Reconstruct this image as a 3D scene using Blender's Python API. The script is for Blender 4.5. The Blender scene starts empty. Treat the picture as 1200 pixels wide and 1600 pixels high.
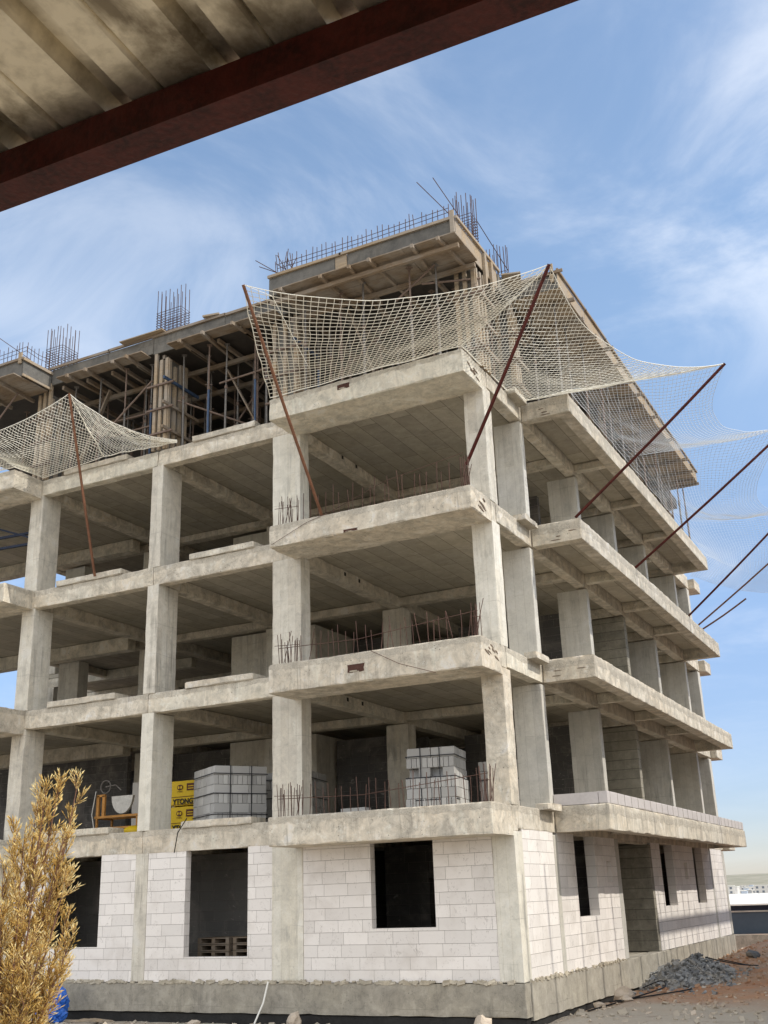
import bpy, math, random
import numpy as np
from mathutils import Vector, Matrix, noise
random.seed(7)
rnd = random.uniform
SC = bpy.context.scene
COL = SC.collection
R = math.radians

# ------------------------------------------------------------------ helpers
class MB:
    """collects shapes, then links them as ONE mesh object"""
    def __init__(s):
        s.v = []; s.f = []; s.c = []
    def add(s, vs, fs, col=None):
        n = len(s.v); s.v += [tuple(p) for p in vs]
        s.f += [tuple(i + n for i in f) for f in fs]
        s.c += [col] * len(fs)
        return s
    def box(s, x0, y0, z0, x1, y1, z1, col=None):
        vs = [(x, y, z) for z in (z0, z1) for y in (y0, y1) for x in (x0, x1)]
        return s.add(vs, [(0, 2, 3, 1), (4, 5, 7, 6), (0, 1, 5, 4), (2, 6, 7, 3), (0, 4, 6, 2), (1, 3, 7, 5)], col)
    def obox(s, c, size, rz=0, rx=0, ry=0, col=None):
        M = Matrix.Translation(c) @ Matrix.Rotation(rz, 4, 'Z') @ Matrix.Rotation(rx, 4, 'X') @ Matrix.Rotation(ry, 4, 'Y')
        h = [q / 2 for q in size]
        vs = [M @ Vector((x, y, z)) for z in (-h[2], h[2]) for y in (-h[1], h[1]) for x in (-h[0], h[0])]
        return s.add(vs, [(0, 2, 3, 1), (4, 5, 7, 6), (0, 1, 5, 4), (2, 6, 7, 3), (0, 4, 6, 2), (1, 3, 7, 5)], col)
    def bar(s, p, q, w, h, up=(0, 0, 1)):
        p = Vector(p); q = Vector(q); d = (q - p).normalized()
        u = Vector(up)
        if abs(d.dot(u)) > .98: u = Vector((0, 1, 0))
        a = d.cross(u).normalized(); b = a.cross(d)
        vs = [e + a * (i * w / 2) + b * (j * h / 2) for e in (p, q) for j in (-1, 1) for i in (-1, 1)]
        return s.add(vs, [(0, 1, 3, 2), (4, 6, 7, 5), (0, 4, 5, 1), (2, 3, 7, 6), (0, 2, 6, 4), (1, 5, 7, 3)])
    def tube(s, pts, r, n=6, cap=True):
        pts = [Vector(p) for p in pts]; m = len(pts)
        vs = []; a = None
        for i, p in enumerate(pts):
            d = (pts[min(i + 1, m - 1)] - pts[max(i - 1, 0)])
            if d.length < 1e-9: d = Vector((0, 0, 1))
            d.normalize()
            if a is None:
                a = d.orthogonal().normalized()
            else:
                a = a - d * a.dot(d)
                a = a.normalized() if a.length > 1e-6 else d.orthogonal().normalized()
            b = d.cross(a)
            rr = r[i] if isinstance(r, (list, tuple)) else r
            for k in range(n):
                t = 2 * math.pi * k / n
                vs.append(p + a * (rr * math.cos(t)) + b * (rr * math.sin(t)))
        fs = [(i * n + k, i * n + (k + 1) % n, (i + 1) * n + (k + 1) % n, (i + 1) * n + k) for i in range(m - 1) for k in range(n)]
        if cap:
            fs.append(tuple(range(n - 1, -1, -1))); fs.append(tuple((m - 1) * n + k for k in range(n)))
        return s.add(vs, fs)
    def lathe(s, c, prof, n=16):
        c = Vector(c); vs = []; fs = []
        for r, z in prof:
            for k in range(n):
                t = 2 * math.pi * k / n
                vs.append(c + Vector((r * math.cos(t), r * math.sin(t), z)))
        for i in range(len(prof) - 1):
            for k in range(n):
                fs.append((i * n + k, i * n + (k + 1) % n, (i + 1) * n + (k + 1) % n, (i + 1) * n + k))
        fs.append(tuple(range(n - 1, -1, -1))); fs.append(tuple((len(prof) - 1) * n + k for k in range(n)))
        return s.add(vs, fs)
    def rbox(s, x0, y0, z0, x1, y1, z1, cell=.22, rough=.006, chip=.02, e=.03, topchip=0, seed=0, flat=''):
        """cast concrete: a gridded box with wavy faces, softened and chipped edges"""
        def lines(a, b):
            L = b - a
            if L < 3 * e: return [a, b]
            n = max(1, int(round((L - 2 * e) / cell)))
            return [a] + [a + e + (L - 2 * e) * i / n for i in range(n + 1)] + [b]
        X, Y, Z = lines(x0, x1), lines(y0, y1), lines(z0, z1)
        nx, ny, nz = len(X) - 1, len(Y) - 1, len(Z) - 1
        ids = {}; vs = []
        off = Vector((seed * 7.1, seed * 3.3, seed * 1.7))
        def V(i, j, k):
            key = (i, j, k)
            if key in ids: return ids[key]
            p = Vector((X[i], Y[j], Z[k]))
            nn = Vector(((i == nx) - (i == 0), (j == ny) - (j == 0), (k == nz) - (k == 0)))
            if 'x0' in flat and i == 0 or 'x1' in flat and i == nx: nn.x = 0
            if 'y0' in flat and j == 0 or 'y1' in flat and j == ny: nn.y = 0
            m = sum(1 for q in nn if q)
            q = p + off
            d = noise.noise(q * .9) * rough + noise.noise(q * 5) * rough * .5
            if m == 0: pass
            elif m == 1:
                p = p + nn * (d - rough)
            else:
                c = .003 + max(0, noise.noise(q * 2.6) + .12) * chip + max(0, noise.noise(q * 9) - .1) * chip
                if topchip and k == nz:
                    c += max(0, noise.noise(q * 8.3) + .12) * topchip
                c = min(c, e * .9 if not topchip else .09)
                p = p - nn * c + nn * (d - rough) * .5
            ids[key] = len(vs); vs.append(p); return ids[key]
        fs = []
        for i in range(nx):
            for j in range(ny):
                fs.append((V(i, j, 0), V(i, j + 1, 0), V(i + 1, j + 1, 0), V(i + 1, j, 0)))
                fs.append((V(i, j, nz), V(i + 1, j, nz), V(i + 1, j + 1, nz), V(i, j + 1, nz)))
        for i in range(nx):
            for k in range(nz):
                fs.append((V(i, 0, k), V(i + 1, 0, k), V(i + 1, 0, k + 1), V(i, 0, k + 1)))
                fs.append((V(i, ny, k), V(i, ny, k + 1), V(i + 1, ny, k + 1), V(i + 1, ny, k)))
        for j in range(ny):
            for k in range(nz):
                fs.append((V(0, j, k), V(0, j, k + 1), V(0, j + 1, k + 1), V(0, j + 1, k)))
                fs.append((V(nx, j, k), V(nx, j + 1, k), V(nx, j + 1, k + 1), V(nx, j, k + 1)))
        return s.add(vs, fs)
    def mesh(s, name, mat, smooth=False):
        me = bpy.data.meshes.new(name)
        me.from_pydata(s.v, [], s.f)
        mats = mat if isinstance(mat, (list, tuple)) else [mat]
        for m in mats: me.materials.append(m)
        n = len(me.polygons); nl = len(me.loops)
        nrm = np.empty(n * 3, 'f'); me.polygons.foreach_get('normal', nrm); nrm = np.abs(nrm.reshape(-1, 3))
        tot = np.empty(n, 'i'); me.polygons.foreach_get('loop_total', tot)
        ax = np.repeat(np.argmax(nrm + np.array([.001, .002, 0]), axis=1), tot)
        vi = np.empty(nl, 'i'); me.loops.foreach_get('vertex_index', vi)
        co = np.empty(len(me.vertices) * 3, 'f'); me.vertices.foreach_get('co', co); co = co.reshape(-1, 3)[vi]
        uv = np.where((ax == 0)[:, None], co[:, [1, 2]], np.where((ax == 1)[:, None], co[:, [0, 2]], co[:, [0, 1]]))
        me.uv_layers.new(name='UVMap').data.foreach_set('uv', uv.astype('f').ravel())
        if any(c is not None for c in s.c):
            at = me.attributes.new('tint', 'FLOAT', 'FACE')
            at.data.foreach_set('value', np.array([.5 if c is None else c for c in s.c], 'f'))
        if smooth: me.polygons.foreach_set('use_smooth', np.ones(n, bool))
        me.update()
        return me
    def build(s, name, mat, parent=None, smooth=False, loc=None):
        o = bpy.data.objects.new(name, s.mesh(name, mat, smooth)); COL.objects.link(o)
        if parent: o.parent = parent
        if loc: o.location = loc
        return o

def tag(o, label=None, cat=None, group=None, kind=None):
    if label: o['label'] = label
    if cat: o['category'] = cat
    if group: o['group'] = group
    if kind: o['kind'] = kind
    return o
def empty(name, loc, label=None, cat=None, group=None, rz=0):
    o = bpy.data.objects.new(name, None); COL.objects.link(o)
    o.location = loc; o.rotation_euler = (0, 0, rz); o.empty_display_size = .2
    return tag(o, label, cat, group)
def copy_tree(o, parent=None):
    c = o.copy(); COL.objects.link(c)
    if parent: c.parent = parent
    for ch in list(o.children): copy_tree(ch, c)
    return c
def lerp(a, b, t): return Vector(a) * (1 - t) + Vector(b) * t

# ------------------------------------------------------------------ materials
class NT:
    def __init__(s, name):
        s.m = bpy.data.materials.new(name); s.m.use_nodes = True
        s.t = s.m.node_tree; s.b = s.t.nodes['Principled BSDF']; s.b.inputs['Specular IOR Level'].default_value = .25
        s.tc = s.t.nodes.new('ShaderNodeTexCoord')
    def n(s, typ, ins=None, **kw):
        nd = s.t.nodes.new(typ)
        for k, v in kw.items(): setattr(nd, k, v)
        for k, v in (ins or {}).items():
            if hasattr(v, 'is_output') or isinstance(v, bpy.types.NodeSocket): s.t.links.new(v, nd.inputs[k])
            else: nd.inputs[k].default_value = v
        return nd
    def map(s, scale=(1, 1, 1), src='Object', loc=(0, 0, 0), rot=(0, 0, 0)):
        return s.n('ShaderNodeMapping', {'Vector': s.tc.outputs[src], 'Scale': scale, 'Location': loc, 'Rotation': rot}).outputs[0]
    def noise(s, vec, scale, detail=4, rough=.55, dist=0):
        return s.n('ShaderNodeTexNoise', {'Vector': vec, 'Scale': scale, 'Detail': detail, 'Roughness': rough, 'Distortion': dist}).outputs['Fac']
    def ramp(s, fac, stops):
        r = s.n('ShaderNodeValToRGB', {'Fac': fac}); el = r.color_ramp.elements
        while len(el) < len(stops): el.new(.5)
        for e, (p, c) in zip(el, stops):
            e.position = p; e.color = c if len(c) == 4 else (*c, 1)
        return r.outputs[0]
    def ss(s, fac, a, b, lo=0, hi=1):
        return s.n('ShaderNodeMapRange', {'Value': fac, 'From Min': a, 'From Max': b, 'To Min': lo, 'To Max': hi}).outputs[0]
    def mix(s, fac, a, b, mode='MIX'):
        nd = s.n('ShaderNodeMix', data_type='RGBA', blend_type=mode)
        for i, v in ((0, fac), (6, a), (7, b)):
            if isinstance(v, bpy.types.NodeSocket): s.t.links.new(v, nd.inputs[i])
            else: nd.inputs[i].default_value = (*v, 1) if isinstance(v, (tuple, list)) and len(v) == 3 else v
        return nd.outputs[2]
    def math(s, op, a, b=0):
        nd = s.n('ShaderNodeMath', operation=op)
        for i, v in ((0, a), (1, b)):
            if isinstance(v, bpy.types.NodeSocket): s.t.links.new(v, nd.inputs[i])
            else: nd.inputs[i].default_value = v
        return nd.outputs[0]
    def out(s, col, rough=.9, bump=None, dist=.01, strength=.6, metal=0):
        L = s.t.links
        if isinstance(col, bpy.types.NodeSocket): L.new(col, s.b.inputs['Base Color'])
        else: s.b.inputs['Base Color'].default_value = (*col, 1)
        if isinstance(rough, bpy.types.NodeSocket): L.new(rough, s.b.inputs['Roughness'])
        else: s.b.inputs['Roughness'].default_value = rough
        s.b.inputs['Metallic'].default_value = metal
        if bump is not None:
            b = s.n('ShaderNodeBump', {'Height': bump, 'Distance': dist, 'Strength': strength})
            L.new(b.outputs[0], s.b.inputs['Normal'])
        return s.m

def concrete(name, base, warm=None, streak=.35, patch=.3, boards=0, pits=.5, bump=.012, veins=0, vb=0, bl=.5, wide=0, crust=0):
    k = NT(name); ob = k.map()
    warm = warm or tuple(c * q for c, q in zip(base, (1.02, .95, .82)))
    big = k.noise(ob, .55, 5, .6, .4); mid = k.noise(ob, 2.6, 6, .62, .6); fine = k.noise(ob, 28, 5, .65)
    c = k.mix(k.ss(big, .38, .62), base, warm)
    c = k.mix(k.ss(mid, .40, .68, 0, patch), c, tuple(q * .45 for q in base))
    c = k.mix(k.ss(mid, .32, .42, .2 * patch / .3, 0), c, tuple(min(.7, q * 1.35) for q in base))
    sp_ = k.noise(k.map((1, 1, 1), loc=(11, 3, 6)), 5.5, 9, .74, .2)
    c = k.mix(k.ss(sp_, .545, .63, 0, patch * .75), c, tuple(q * .42 for q in base))
    c = k.mix(k.ss(sp_, .37, .45, patch * .5, 0), c, tuple(min(.8, q * 1.4) for q in base))
    vein = k.n('ShaderNodeTexNoise', {'Vector': k.map((1, 1, 1), loc=(7, 2, 4)), 'Scale': 1.6, 'Detail': 7., 'Roughness': .6, 'Distortion': 1.4}).outputs['Fac']
    vein = k.math('ABSOLUTE', k.math('SUBTRACT', vein, .5))
    c = k.mix(k.math('MULTIPLY', k.ss(vein, .004, .012, veins, 0), k.ss(mid, .42, .55)), c, tuple(q * .3 for q in base))
    grit = k.noise(ob, 70, 3, .7)
    c = k.mix(k.ss(grit, .55, .72, 0, .35), c, tuple(q * .4 for q in base))
    c = k.mix(k.ss(grit, .28, .42, .3, 0), c, tuple(min(.8, q * 1.4) for q in base))
    st = k.noise(k.map((5, 5, .5)), 1.0, 7, .68, 1.1)
    st2 = k.noise(k.map((1.2, 1.2, 1.2), loc=(3, 5, 1)), 1.0, 3)
    c = k.mix(k.math('MULTIPLY', k.ss(st, .52, .66 if wide else .70, 0, streak), k.ss(st2, .25, .45) if wide else k.ss(st2, .42, .6)), c, tuple(q * .32 for q in base))
    c = k.mix(k.math('MULTIPLY', k.ss(st, .34, .44, .35, 0), k.ss(st2, .35, .55)), c, tuple(min(.8, q * 1.3) for q in base))
    c = k.mix(k.ss(fine, .3, .7, .22, 0), c, tuple(q * .5 for q in base))
    h = k.math('ADD', k.math('MULTIPLY', fine, .35), k.math('MULTIPLY', mid, .8))
    if pits:
        vo = k.n('ShaderNodeTexVoronoi', {'Vector': ob, 'Scale': 11., 'Randomness': 1.})
        msk = k.ss(k.noise(ob, 1.9, 3), .5, .62)
        p = k.math('MULTIPLY', k.ss(vo.outputs['Distance'], .10, .17, pits, 0), msk)
        c = k.mix(p, c, tuple(q * .22 for q in base))
        h = k.math('SUBTRACT', h, k.math('MULTIPLY', p, .6))
    rv = k.n('ShaderNodeObjectInfo').outputs['Random']
    c = k.mix(k.ss(rv, 0, .5, .22, 0), c, tuple(q * .55 for q in base))
    c = k.mix(k.ss(rv, .5, 1, 0, .2), c, tuple(min(.8, q * 1.3) for q in base))
    lz = k.n('ShaderNodeSeparateXYZ', {'Vector': k.n('ShaderNodeVectorMath', {0: ob, 1: (0, 0, 0)}, operation='ADD').outputs[0]}).outputs[2]
    lz = k.math('ADD', lz, k.math('MULTIPLY', k.noise(ob, 1.1, 4), .16))
    pl = k.math('ABSOLUTE', k.math('SUBTRACT', k.math('FRACT', k.math('DIVIDE', lz, .83)), .5))
    c = k.mix(k.math('MULTIPLY', k.ss(pl, .0, .014, .45, 0), k.ss(st2, .45, .6)), c, tuple(q * .35 for q in base))
    if crust:
        zc = k.n('ShaderNodeSeparateXYZ', {'Vector': ob}).outputs[2]
        ed = k.math('MULTIPLY', k.math('SUBTRACT', k.noise(ob, 2.2, 6, .65), .5), .30)
        zm = k.math('FRACT', k.math('DIVIDE', k.math('ADD', k.math('ADD', zc, ed), -3.27), 3.375))
        cm = k.math('MULTIPLY', k.ss(zm, .036, .060, 1, 0), k.ss(sp_, .40, .56, .35, 1))
        c = k.mix(k.math('MULTIPLY', cm, crust), c, k.mix(k.ss(grit, .4, .6), tuple(q * .42 for q in base), tuple(q * .85 for q in base)))
        drip = k.noise(k.map((9, 9, .55), loc=(2, 2, 8)), 1., 5, .6, .6)
        dm = k.math('MULTIPLY', k.math('MULTIPLY', k.ss(zm, .05, .17, 1, 0), k.ss(drip, .56, .68)), .6 * crust)
        c = k.mix(dm, c, tuple(q * .42 for q in base))
        h = k.math('ADD', h, k.math('MULTIPLY', cm, k.math('MULTIPLY', grit, 1.2)))
    if vb:
        bv = k.n('ShaderNodeTexBrick', {'Vector': k.map(src='UV', rot=(0, 0, R(90))), 'Color1': (.40, .40, .40, 1), 'Color2': (.58, .58, .58, 1), 'Mortar': (.22, .22, .22, 1),
                 'Scale': 1., 'Mortar Size': .006, 'Mortar Smooth': .6, 'Bias': 0., 'Brick Width': 3.4, 'Row Height': vb})
        c = k.mix(.4, c, k.mix(1., c, bv.outputs['Color'], 'OVERLAY'))
    if boards:
        br = k.n('ShaderNodeTexBrick', {'Vector': k.map(src='UV', rot=(0, 0, R(90))) if boards > .3 else k.tc.outputs['UV'], 'Color1': (.38, .38, .38, 1), 'Color2': (.60, .60, .60, 1), 'Mortar': (.0, .0, .0, 1),
                 'Scale': 1., 'Mortar Size': .008, 'Mortar Smooth': .4, 'Bias': 0., 'Brick Width': 2.5, 'Row Height': boards})
        c = k.mix(.55, c, k.mix(1., c, br.outputs['Color'], 'OVERLAY'))
        c = k.mix(k.math('MULTIPLY', br.outputs['Fac'], bl), c, tuple(q * .2 for q in base))
    return k.out(c, .92, h, bump, .7)

def flat(name, base, var=.3, scale=6, rough=.8, bump=.004, metal=0, dark=.5):
    k = NT(name); ob = k.map()
    a = k.noise(ob, scale, 5, .6, .3); b = k.noise(ob, scale * 7, 4)
    c = k.mix(k.ss(a, .35, .7, 0, var * 2), base, tuple(q * dark for q in base))
    c = k.mix(k.ss(b, .4, .7, 0, var), c, tuple(min(.9, q * 1.35) for q in base))
    return k.out(c, rough, b if bump else None, bump, .6, metal)

def timber(name, base):
    k = NT(name)
    g = k.noise(k.map((1.3, 14, 14)), 1.5, 6, .6, 1.2)
    g2 = k.noise(k.map((14, 14, 1.3)), 1.5, 6, .6, 1.2)
    d = k.noise(k.map(), 1.3, 5, .6)
    c = k.mix(k.ss(g, .35, .7), base, tuple(q * .55 for q in base))
    c = k.mix(k.ss(g2, .45, .75, 0, .5), c, tuple(q * .6 for q in base))
    c = k.mix(k.ss(d, .42, .62, 0, .7), c, (.30, .27, .235))
    return k.out(c, .85, g, .004, .5)

def blocks(name, base, tintv=.10):
    k = NT(name)
    sep = k.n('ShaderNodeSeparateXYZ', {'Vector': k.tc.outputs['UV']})
    row = k.math('FLOOR', k.math('DIVIDE', sep.outputs[1], .25))
    wn = k.n('ShaderNodeTexWhiteNoise', {'W': row}, noise_dimensions='1D').outputs['Value']
    wob = k.noise(k.map((3, 3, 3)), 1, 2)
    u = k.math('ADD', sep.outputs[0], k.math('MULTIPLY', wn, .6))
    u = k.math('ADD', u, k.math('MULTIPLY', wob, .02)); v = k.math('ADD', sep.outputs[1], k.math('MULTIPLY', wob, .012))
    cv = k.n('ShaderNodeCombineXYZ', {'X': u, 'Y': v}).outputs[0]
    br = k.n('ShaderNodeTexBrick', {'Vector': cv, 'Color1': (*[q * (1 - tintv) for q in base], 1), 'Color2': (*[min(.9, q * (1 + tintv * .6)) for q in base], 1),
             'Mortar': (.34, .32, .30, 1), 'Scale': 1., 'Mortar Size': .0036, 'Mortar Smooth': .25, 'Bias': .1, 'Brick Width': .6, 'Row Height': .25}, offset=0., squash=1.)
    ob = k.map()
    gap = k.ss(k.noise(ob, 2.3, 4), .40, .6)
    c = k.mix(k.math('MULTIPLY', br.outputs['Fac'], k.ss(gap, 0, 1, .35, 1)), br.outputs['Color'], (.27, .245, .22))
    big = k.noise(ob, 1.1, 6, .62, .5); f = k.noise(ob, 16, 5, .7)
    c = k.mix(k.ss(big, .5, .75, 0, .45), c, (.47, .42, .37))
    c = k.mix(k.ss(f, .62, .74, 0, .5), c, (.40, .36, .32))
    scr = k.noise(k.map((2.2, 2.2, 9), rot=(.3, .4, 0)), 2, 4, .7, 1.5)
    c = k.mix(k.ss(scr, .70, .74, 0, .25), c, (.33, .30, .27))
    sm = k.noise(k.map((4, 4, 6), loc=(2, 9, 1)), 1.3, 6, .7, .8)
    c = k.mix(k.math('MULTIPLY', k.ss(sm, .62, .68), .6), c, (.46, .43, .39))
    cr = k.math('ABSOLUTE', k.math('SUBTRACT', k.noise(k.map((1.5, 1.5, .7), loc=(5, 3, 8)), 1.2, 6, .6, .6), .5))
    c = k.mix(k.math('MULTIPLY', k.ss(cr, .002, .006, .35, 0), k.ss(sm, .46, .52)), c, (.25, .22, .20))
    h = k.math('SUBTRACT', k.math('MULTIPLY', f, .12), br.outputs['Fac'])
    return k.out(c, .93, h, .008, .8)

M = {}
M['conc'] = concrete('cast_concrete_warm', (.70, .635, .525), (.70, .60, .46), .75, .8, pits=1., bump=.022, veins=.5, crust=.85)
M['conc_streak'] = concrete('streaked_concrete', (.68, .62, .52), (.67, .58, .45), .95, .6, pits=.8, bump=.02, wide=1, crust=.7)
M['conc_col'] = concrete('cast_concrete_column', (.68, .635, .545), (.71, .655, .55), .85, .42, pits=.4, bump=.007, vb=.21)
M['conc_pier'] = concrete('cast_concrete_pier', (.59, .57, .52), (.61, .575, .495), .6, .3, pits=.3, bump=.006, vb=.24)
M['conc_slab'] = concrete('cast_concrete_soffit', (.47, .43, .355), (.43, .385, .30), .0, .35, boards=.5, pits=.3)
M['conc_base'] = concrete('cast_concrete_base', (.38, .35, .295), (.38, .345, .275), .5, .6, pits=.6, veins=.4)
M['conc_board'] = concrete('board_marked_concrete', (.32, .30, .25), (.34, .31, .24), .5, .7, boards=.28, pits=.5, bl=.35)
M['stain'] = concrete('weathered_lip_concrete', (.50, .45, .36), (.47, .41, .31), .5, .6, pits=1., bump=.02)
M['block'] = blocks('aerated_block_wall', (.735, .695, .655))
M['block_shade'] = blocks('shaded_block_partition', (.11, .105, .10))  # interior shade put into the block colour
M['block_half_shade'] = blocks('shaded_block_backing', (.17, .165, .155))  # same block, a lighter step of painted interior shade
M['ablock'] = flat('aerated_block_grey', (.56, .57, .575), .12, 4, .9, .003, dark=.8)
M['parapet'] = flat('aerated_block_parapet', (.52, .485, .47), .2, 2.5, .9, .004, dark=.75)
M['timber'] = timber('pale_timber', (.42, .32, .21))
M['timber_old'] = timber('weathered_timber', (.27, .20, .135))
M['ply'] = concrete('cement_stained_plywood', (.14, .135, .125), (.21, .19, .16), .6, .6, pits=.3, bump=.004)
M['rust'] = flat('rusty_steel', (.20, .095, .055), .4, 9, .75, .003, .35)
M['rebar'] = flat('rusty_rebar', (.115, .065, .05), .4, 14, .7, .003, .3)
M['prop'] = flat('worn_grey_prop_steel', (.19, .175, .16), .45, 5, .6, .003, .4)
M['prop_blue'] = flat('blue_painted_prop_steel', (.06, .095, .165), .4, 5, .55, .003, .1)
M['prop_rust'] = flat('rusty_prop_steel', (.20, .145, .115), .45, 5, .7, .003, .3)
M['net'] = flat('white_nylon_cord', (.86, .83, .73), .1, 3, .7, 0, dark=.85)
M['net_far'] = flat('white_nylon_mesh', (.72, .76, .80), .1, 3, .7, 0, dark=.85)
M['redsteel'] = flat('red_oxide_primer', (.085, .015, .010), .6, 9, .5, .003, .1, dark=.4)
M['yellow'] = flat('yellow_printed_film', (.62, .42, .01), .15, 4, .45, .004, dark=.75)
M['ink'] = flat('black_print', (.012, .012, .012), .1, 4, .5, 0)
M['redink'] = flat('dark_red_print', (.09, .025, .01), .1, 4, .5, 0)
M['strap'] = flat('black_strap', (.03, .03, .035), .2, 6, .5, 0)
M['orange'] = flat('orange_painted_steel', (.42, .20, .05), .5, 6, .5, .002, .1)
M['greysteel'] = flat('dull_grey_steel', (.50, .48, .44), .3, 6, .5, .002, .3)
M['bluebag'] = flat('blue_plastic_sheet', (.03, .13, .50), .3, 5, .35, .006, dark=.6)
M['bitumen'] = flat('black_bitumen', (.025, .024, .023), .4, 3, .75, .02)
M['brick'] = flat('exposed_red_brick', (.085, .040, .030), .5, 14, .9, .01)
M['spall'] = flat('spalled_concrete', (.20, .15, .11), .5, 14, .95, .01)
def mat_rubble():
    k = NT('grey_stone_rubble'); ob = k.map()
    at_ = k.n('ShaderNodeAttribute', attribute_name='tint').outputs['Fac']
    c = k.ramp(at_, [(0, (.13, .135, .14)), (.5, (.27, .275, .275)), (.8, (.38, .38, .37)), (1, (.48, .46, .42))])
    c = k.mix(k.ss(k.noise(ob, 1.2, 4), .5, .62, 0, .7), c, (.34, .31, .26))
    c = k.mix(k.ss(k.noise(ob, 14, 5), .45, .7, 0, .5), c, (.16, .16, .155))
    return k.out(c, .95, k.noise(ob, 20, 4), .01, .6)
M['rubble'] = mat_rubble()
M['stone'] = flat('pale_limestone', (.52, .44, .35), .3, 3, .9, .02, dark=.65)
M['slate'] = flat('slate_blue_cladding', (.065, .085, .11), .15, .6, .7, .002)
M['white'] = flat('white_sheet_roof', (.78, .76, .70), .12, .5, .7, 0, dark=.8)
M['plaster'] = flat('pale_plaster', (.62, .59, .55), .15, .3, .9, 0, dark=.8)
M['plaster_b'] = flat('blue_grey_plaster', (.36, .40, .46), .15, .3, .9, 0, dark=.8)
M['window'] = flat('dark_window', (.16, .18, .21), .1, 1, .4, 0)
M['cable'] = flat('black_cable', (.02, .02, .02), .1, 6, .6, 0)
M['dark'] = flat('navy_steel_bracket', (.03, .04, .07), .2, 6, .6, .002, .2)

def mat_blocks_stack():
    k = NT('stacked_block')
    at = k.n('ShaderNodeAttribute', attribute_name='tint'); ob = k.map()
    oi = k.n('ShaderNodeObjectInfo').outputs['Random']
    c = k.mix(oi, (.35, .345, .335), (.47, .465, .45))
    c = k.mix(k.ss(k.noise(ob, 7, 5), .5, .75, 0, .4), c, (.38, .38, .37))
    return k.out(c, .95, k.noise(ob, 40, 3), .003, .5)
M['sblock'] = mat_blocks_stack()

def mat_ground():
    k = NT('dirt'); ob = k.map()
    a = k.noise(ob, .16, 6, .6, .6); b = k.noise(ob, 1.1, 7, .65, .4); f = k.noise(ob, 9, 6, .7)
    c = k.mix(k.ss(a, .4, .6), (.40, .20, .105), (.40, .265, .165))
    sx = k.n('ShaderNodeSeparateXYZ', {'Vector': ob})
    nf = k.math('ADD', sx.outputs[1], k.math('MULTIPLY', k.noise(ob, .5, 4), 5))
    c = k.mix(k.ss(nf, 5., 8.5, 1, 0), c, (.37, .325, .26))
    far = k.n('ShaderNodeVectorMath', {0: ob}, operation='LENGTH').outputs['Value']
    c = k.mix(k.ss(far, 60, 300), c, (.30, .275, .215))
    c = k.mix(k.ss(b, .45, .68, 0, .65), c, (.36, .30, .235))
    c = k.mix(k.ss(b, .30, .42, .6, 0), c, (.13, .085, .06))
    c = k.mix(k.ss(f, .58, .72, 0, .7), c, (.44, .39, .32))
    c = k.mix(k.ss(f, .30, .40, .5, 0), c, (.12, .095, .075))
    h = k.math('ADD', k.math('MULTIPLY', f, .5), b)
    return k.out(c, .97, h, .06, .8)
M['ground'] = mat_ground()
def mat_sheet():
    k = NT('weathered_galvanised_sheet'); ob = k.map()
    a = k.noise(k.map((2.2, 1.2, 2)), 1.6, 6, .65, .8); f = k.noise(ob, 18, 5, .6)
    c = k.mix(k.ss(a, .42, .60), (.78, .69, .52), (.27, .22, .15))
    c = k.mix(k.ss(a, .30, .38, .6, 0), c, (.72, .64, .48))
    c = k.mix(k.ss(f, .45, .7, 0, .5), c, (.33, .27, .18))
    return k.out(c, k.ss(a, .35, .65, .3, .55), f, .003, .4, .75)
M['sheet'] = mat_sheet()
def mat_leaf():
    k = NT('browned_thuja_leaf')
    at = k.n('ShaderNodeAttribute', attribute_name='tint').outputs['Fac']
    c = k.ramp(at, [(0, (.17, .12, .045)), (.25, (.47, .31, .09)), (.5, (.76, .52, .16)), (.8, (.82, .66, .30)), (1, (.86, .75, .45))])
    m = k.out(c, .7)
    k.b.inputs['Subsurface Weight'].default_value = 0
    tr = k.n('ShaderNodeBsdfTranslucent', {'Color': c})
    mx = k.n('ShaderNodeMixShader', {0: .25, 1: k.b.outputs[0], 2: tr.outputs[0]})
    k.t.links.new(mx.outputs[0], k.t.nodes['Material Output'].inputs[0])
    return m
M['leaf'] = mat_leaf()
M['bark'] = flat('reddish_bark', (.24, .13, .085), .4, 12, .9, .01)
def mat_hill():
    k = NT('dry_hill'); ob = k.map()
    c = k.mix(k.ss(k.noise(ob, .012, 6, .6), .4, .6), (.25, .235, .175), (.33, .30, .235))
    c = k.mix(k.ss(k.noise(ob, .05, 5), .5, .7, 0, .6), c, (.20, .20, .14))
    return k.out(c, .95)
M['hill'] = mat_hill()

# ------------------------------------------------------------------ camera (solved from the facade's two vanishing points)
cam_d = bpy.data.cameras.new('camera'); cam = bpy.data.objects.new('camera', cam_d); COL.objects.link(cam)
r_ = Vector((0.88656623, 0.46143944, -0.03277152)); u_ = Vector((0.18279635, -0.28436865, 0.94112696)); w_ = Vector((-0.42495391, 0.84036189, 0.33646109))
CAM = Vector((8.25797, -21.7473, 1.67806))
Mx = Matrix.Identity(4)
for i in range(3):
    Mx[i][0] = r_[i]; Mx[i][1] = u_[i]; Mx[i][2] = -w_[i]; Mx[i][3] = CAM[i]
cam.matrix_world = Mx
cam_d.sensor_fit = 'VERTICAL'; cam_d.sensor_height = 32.; cam_d.lens = 1684.9 / 1600 * 32
cam_d.clip_start = .05; cam_d.clip_end = 12000
SC.camera = cam

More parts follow.
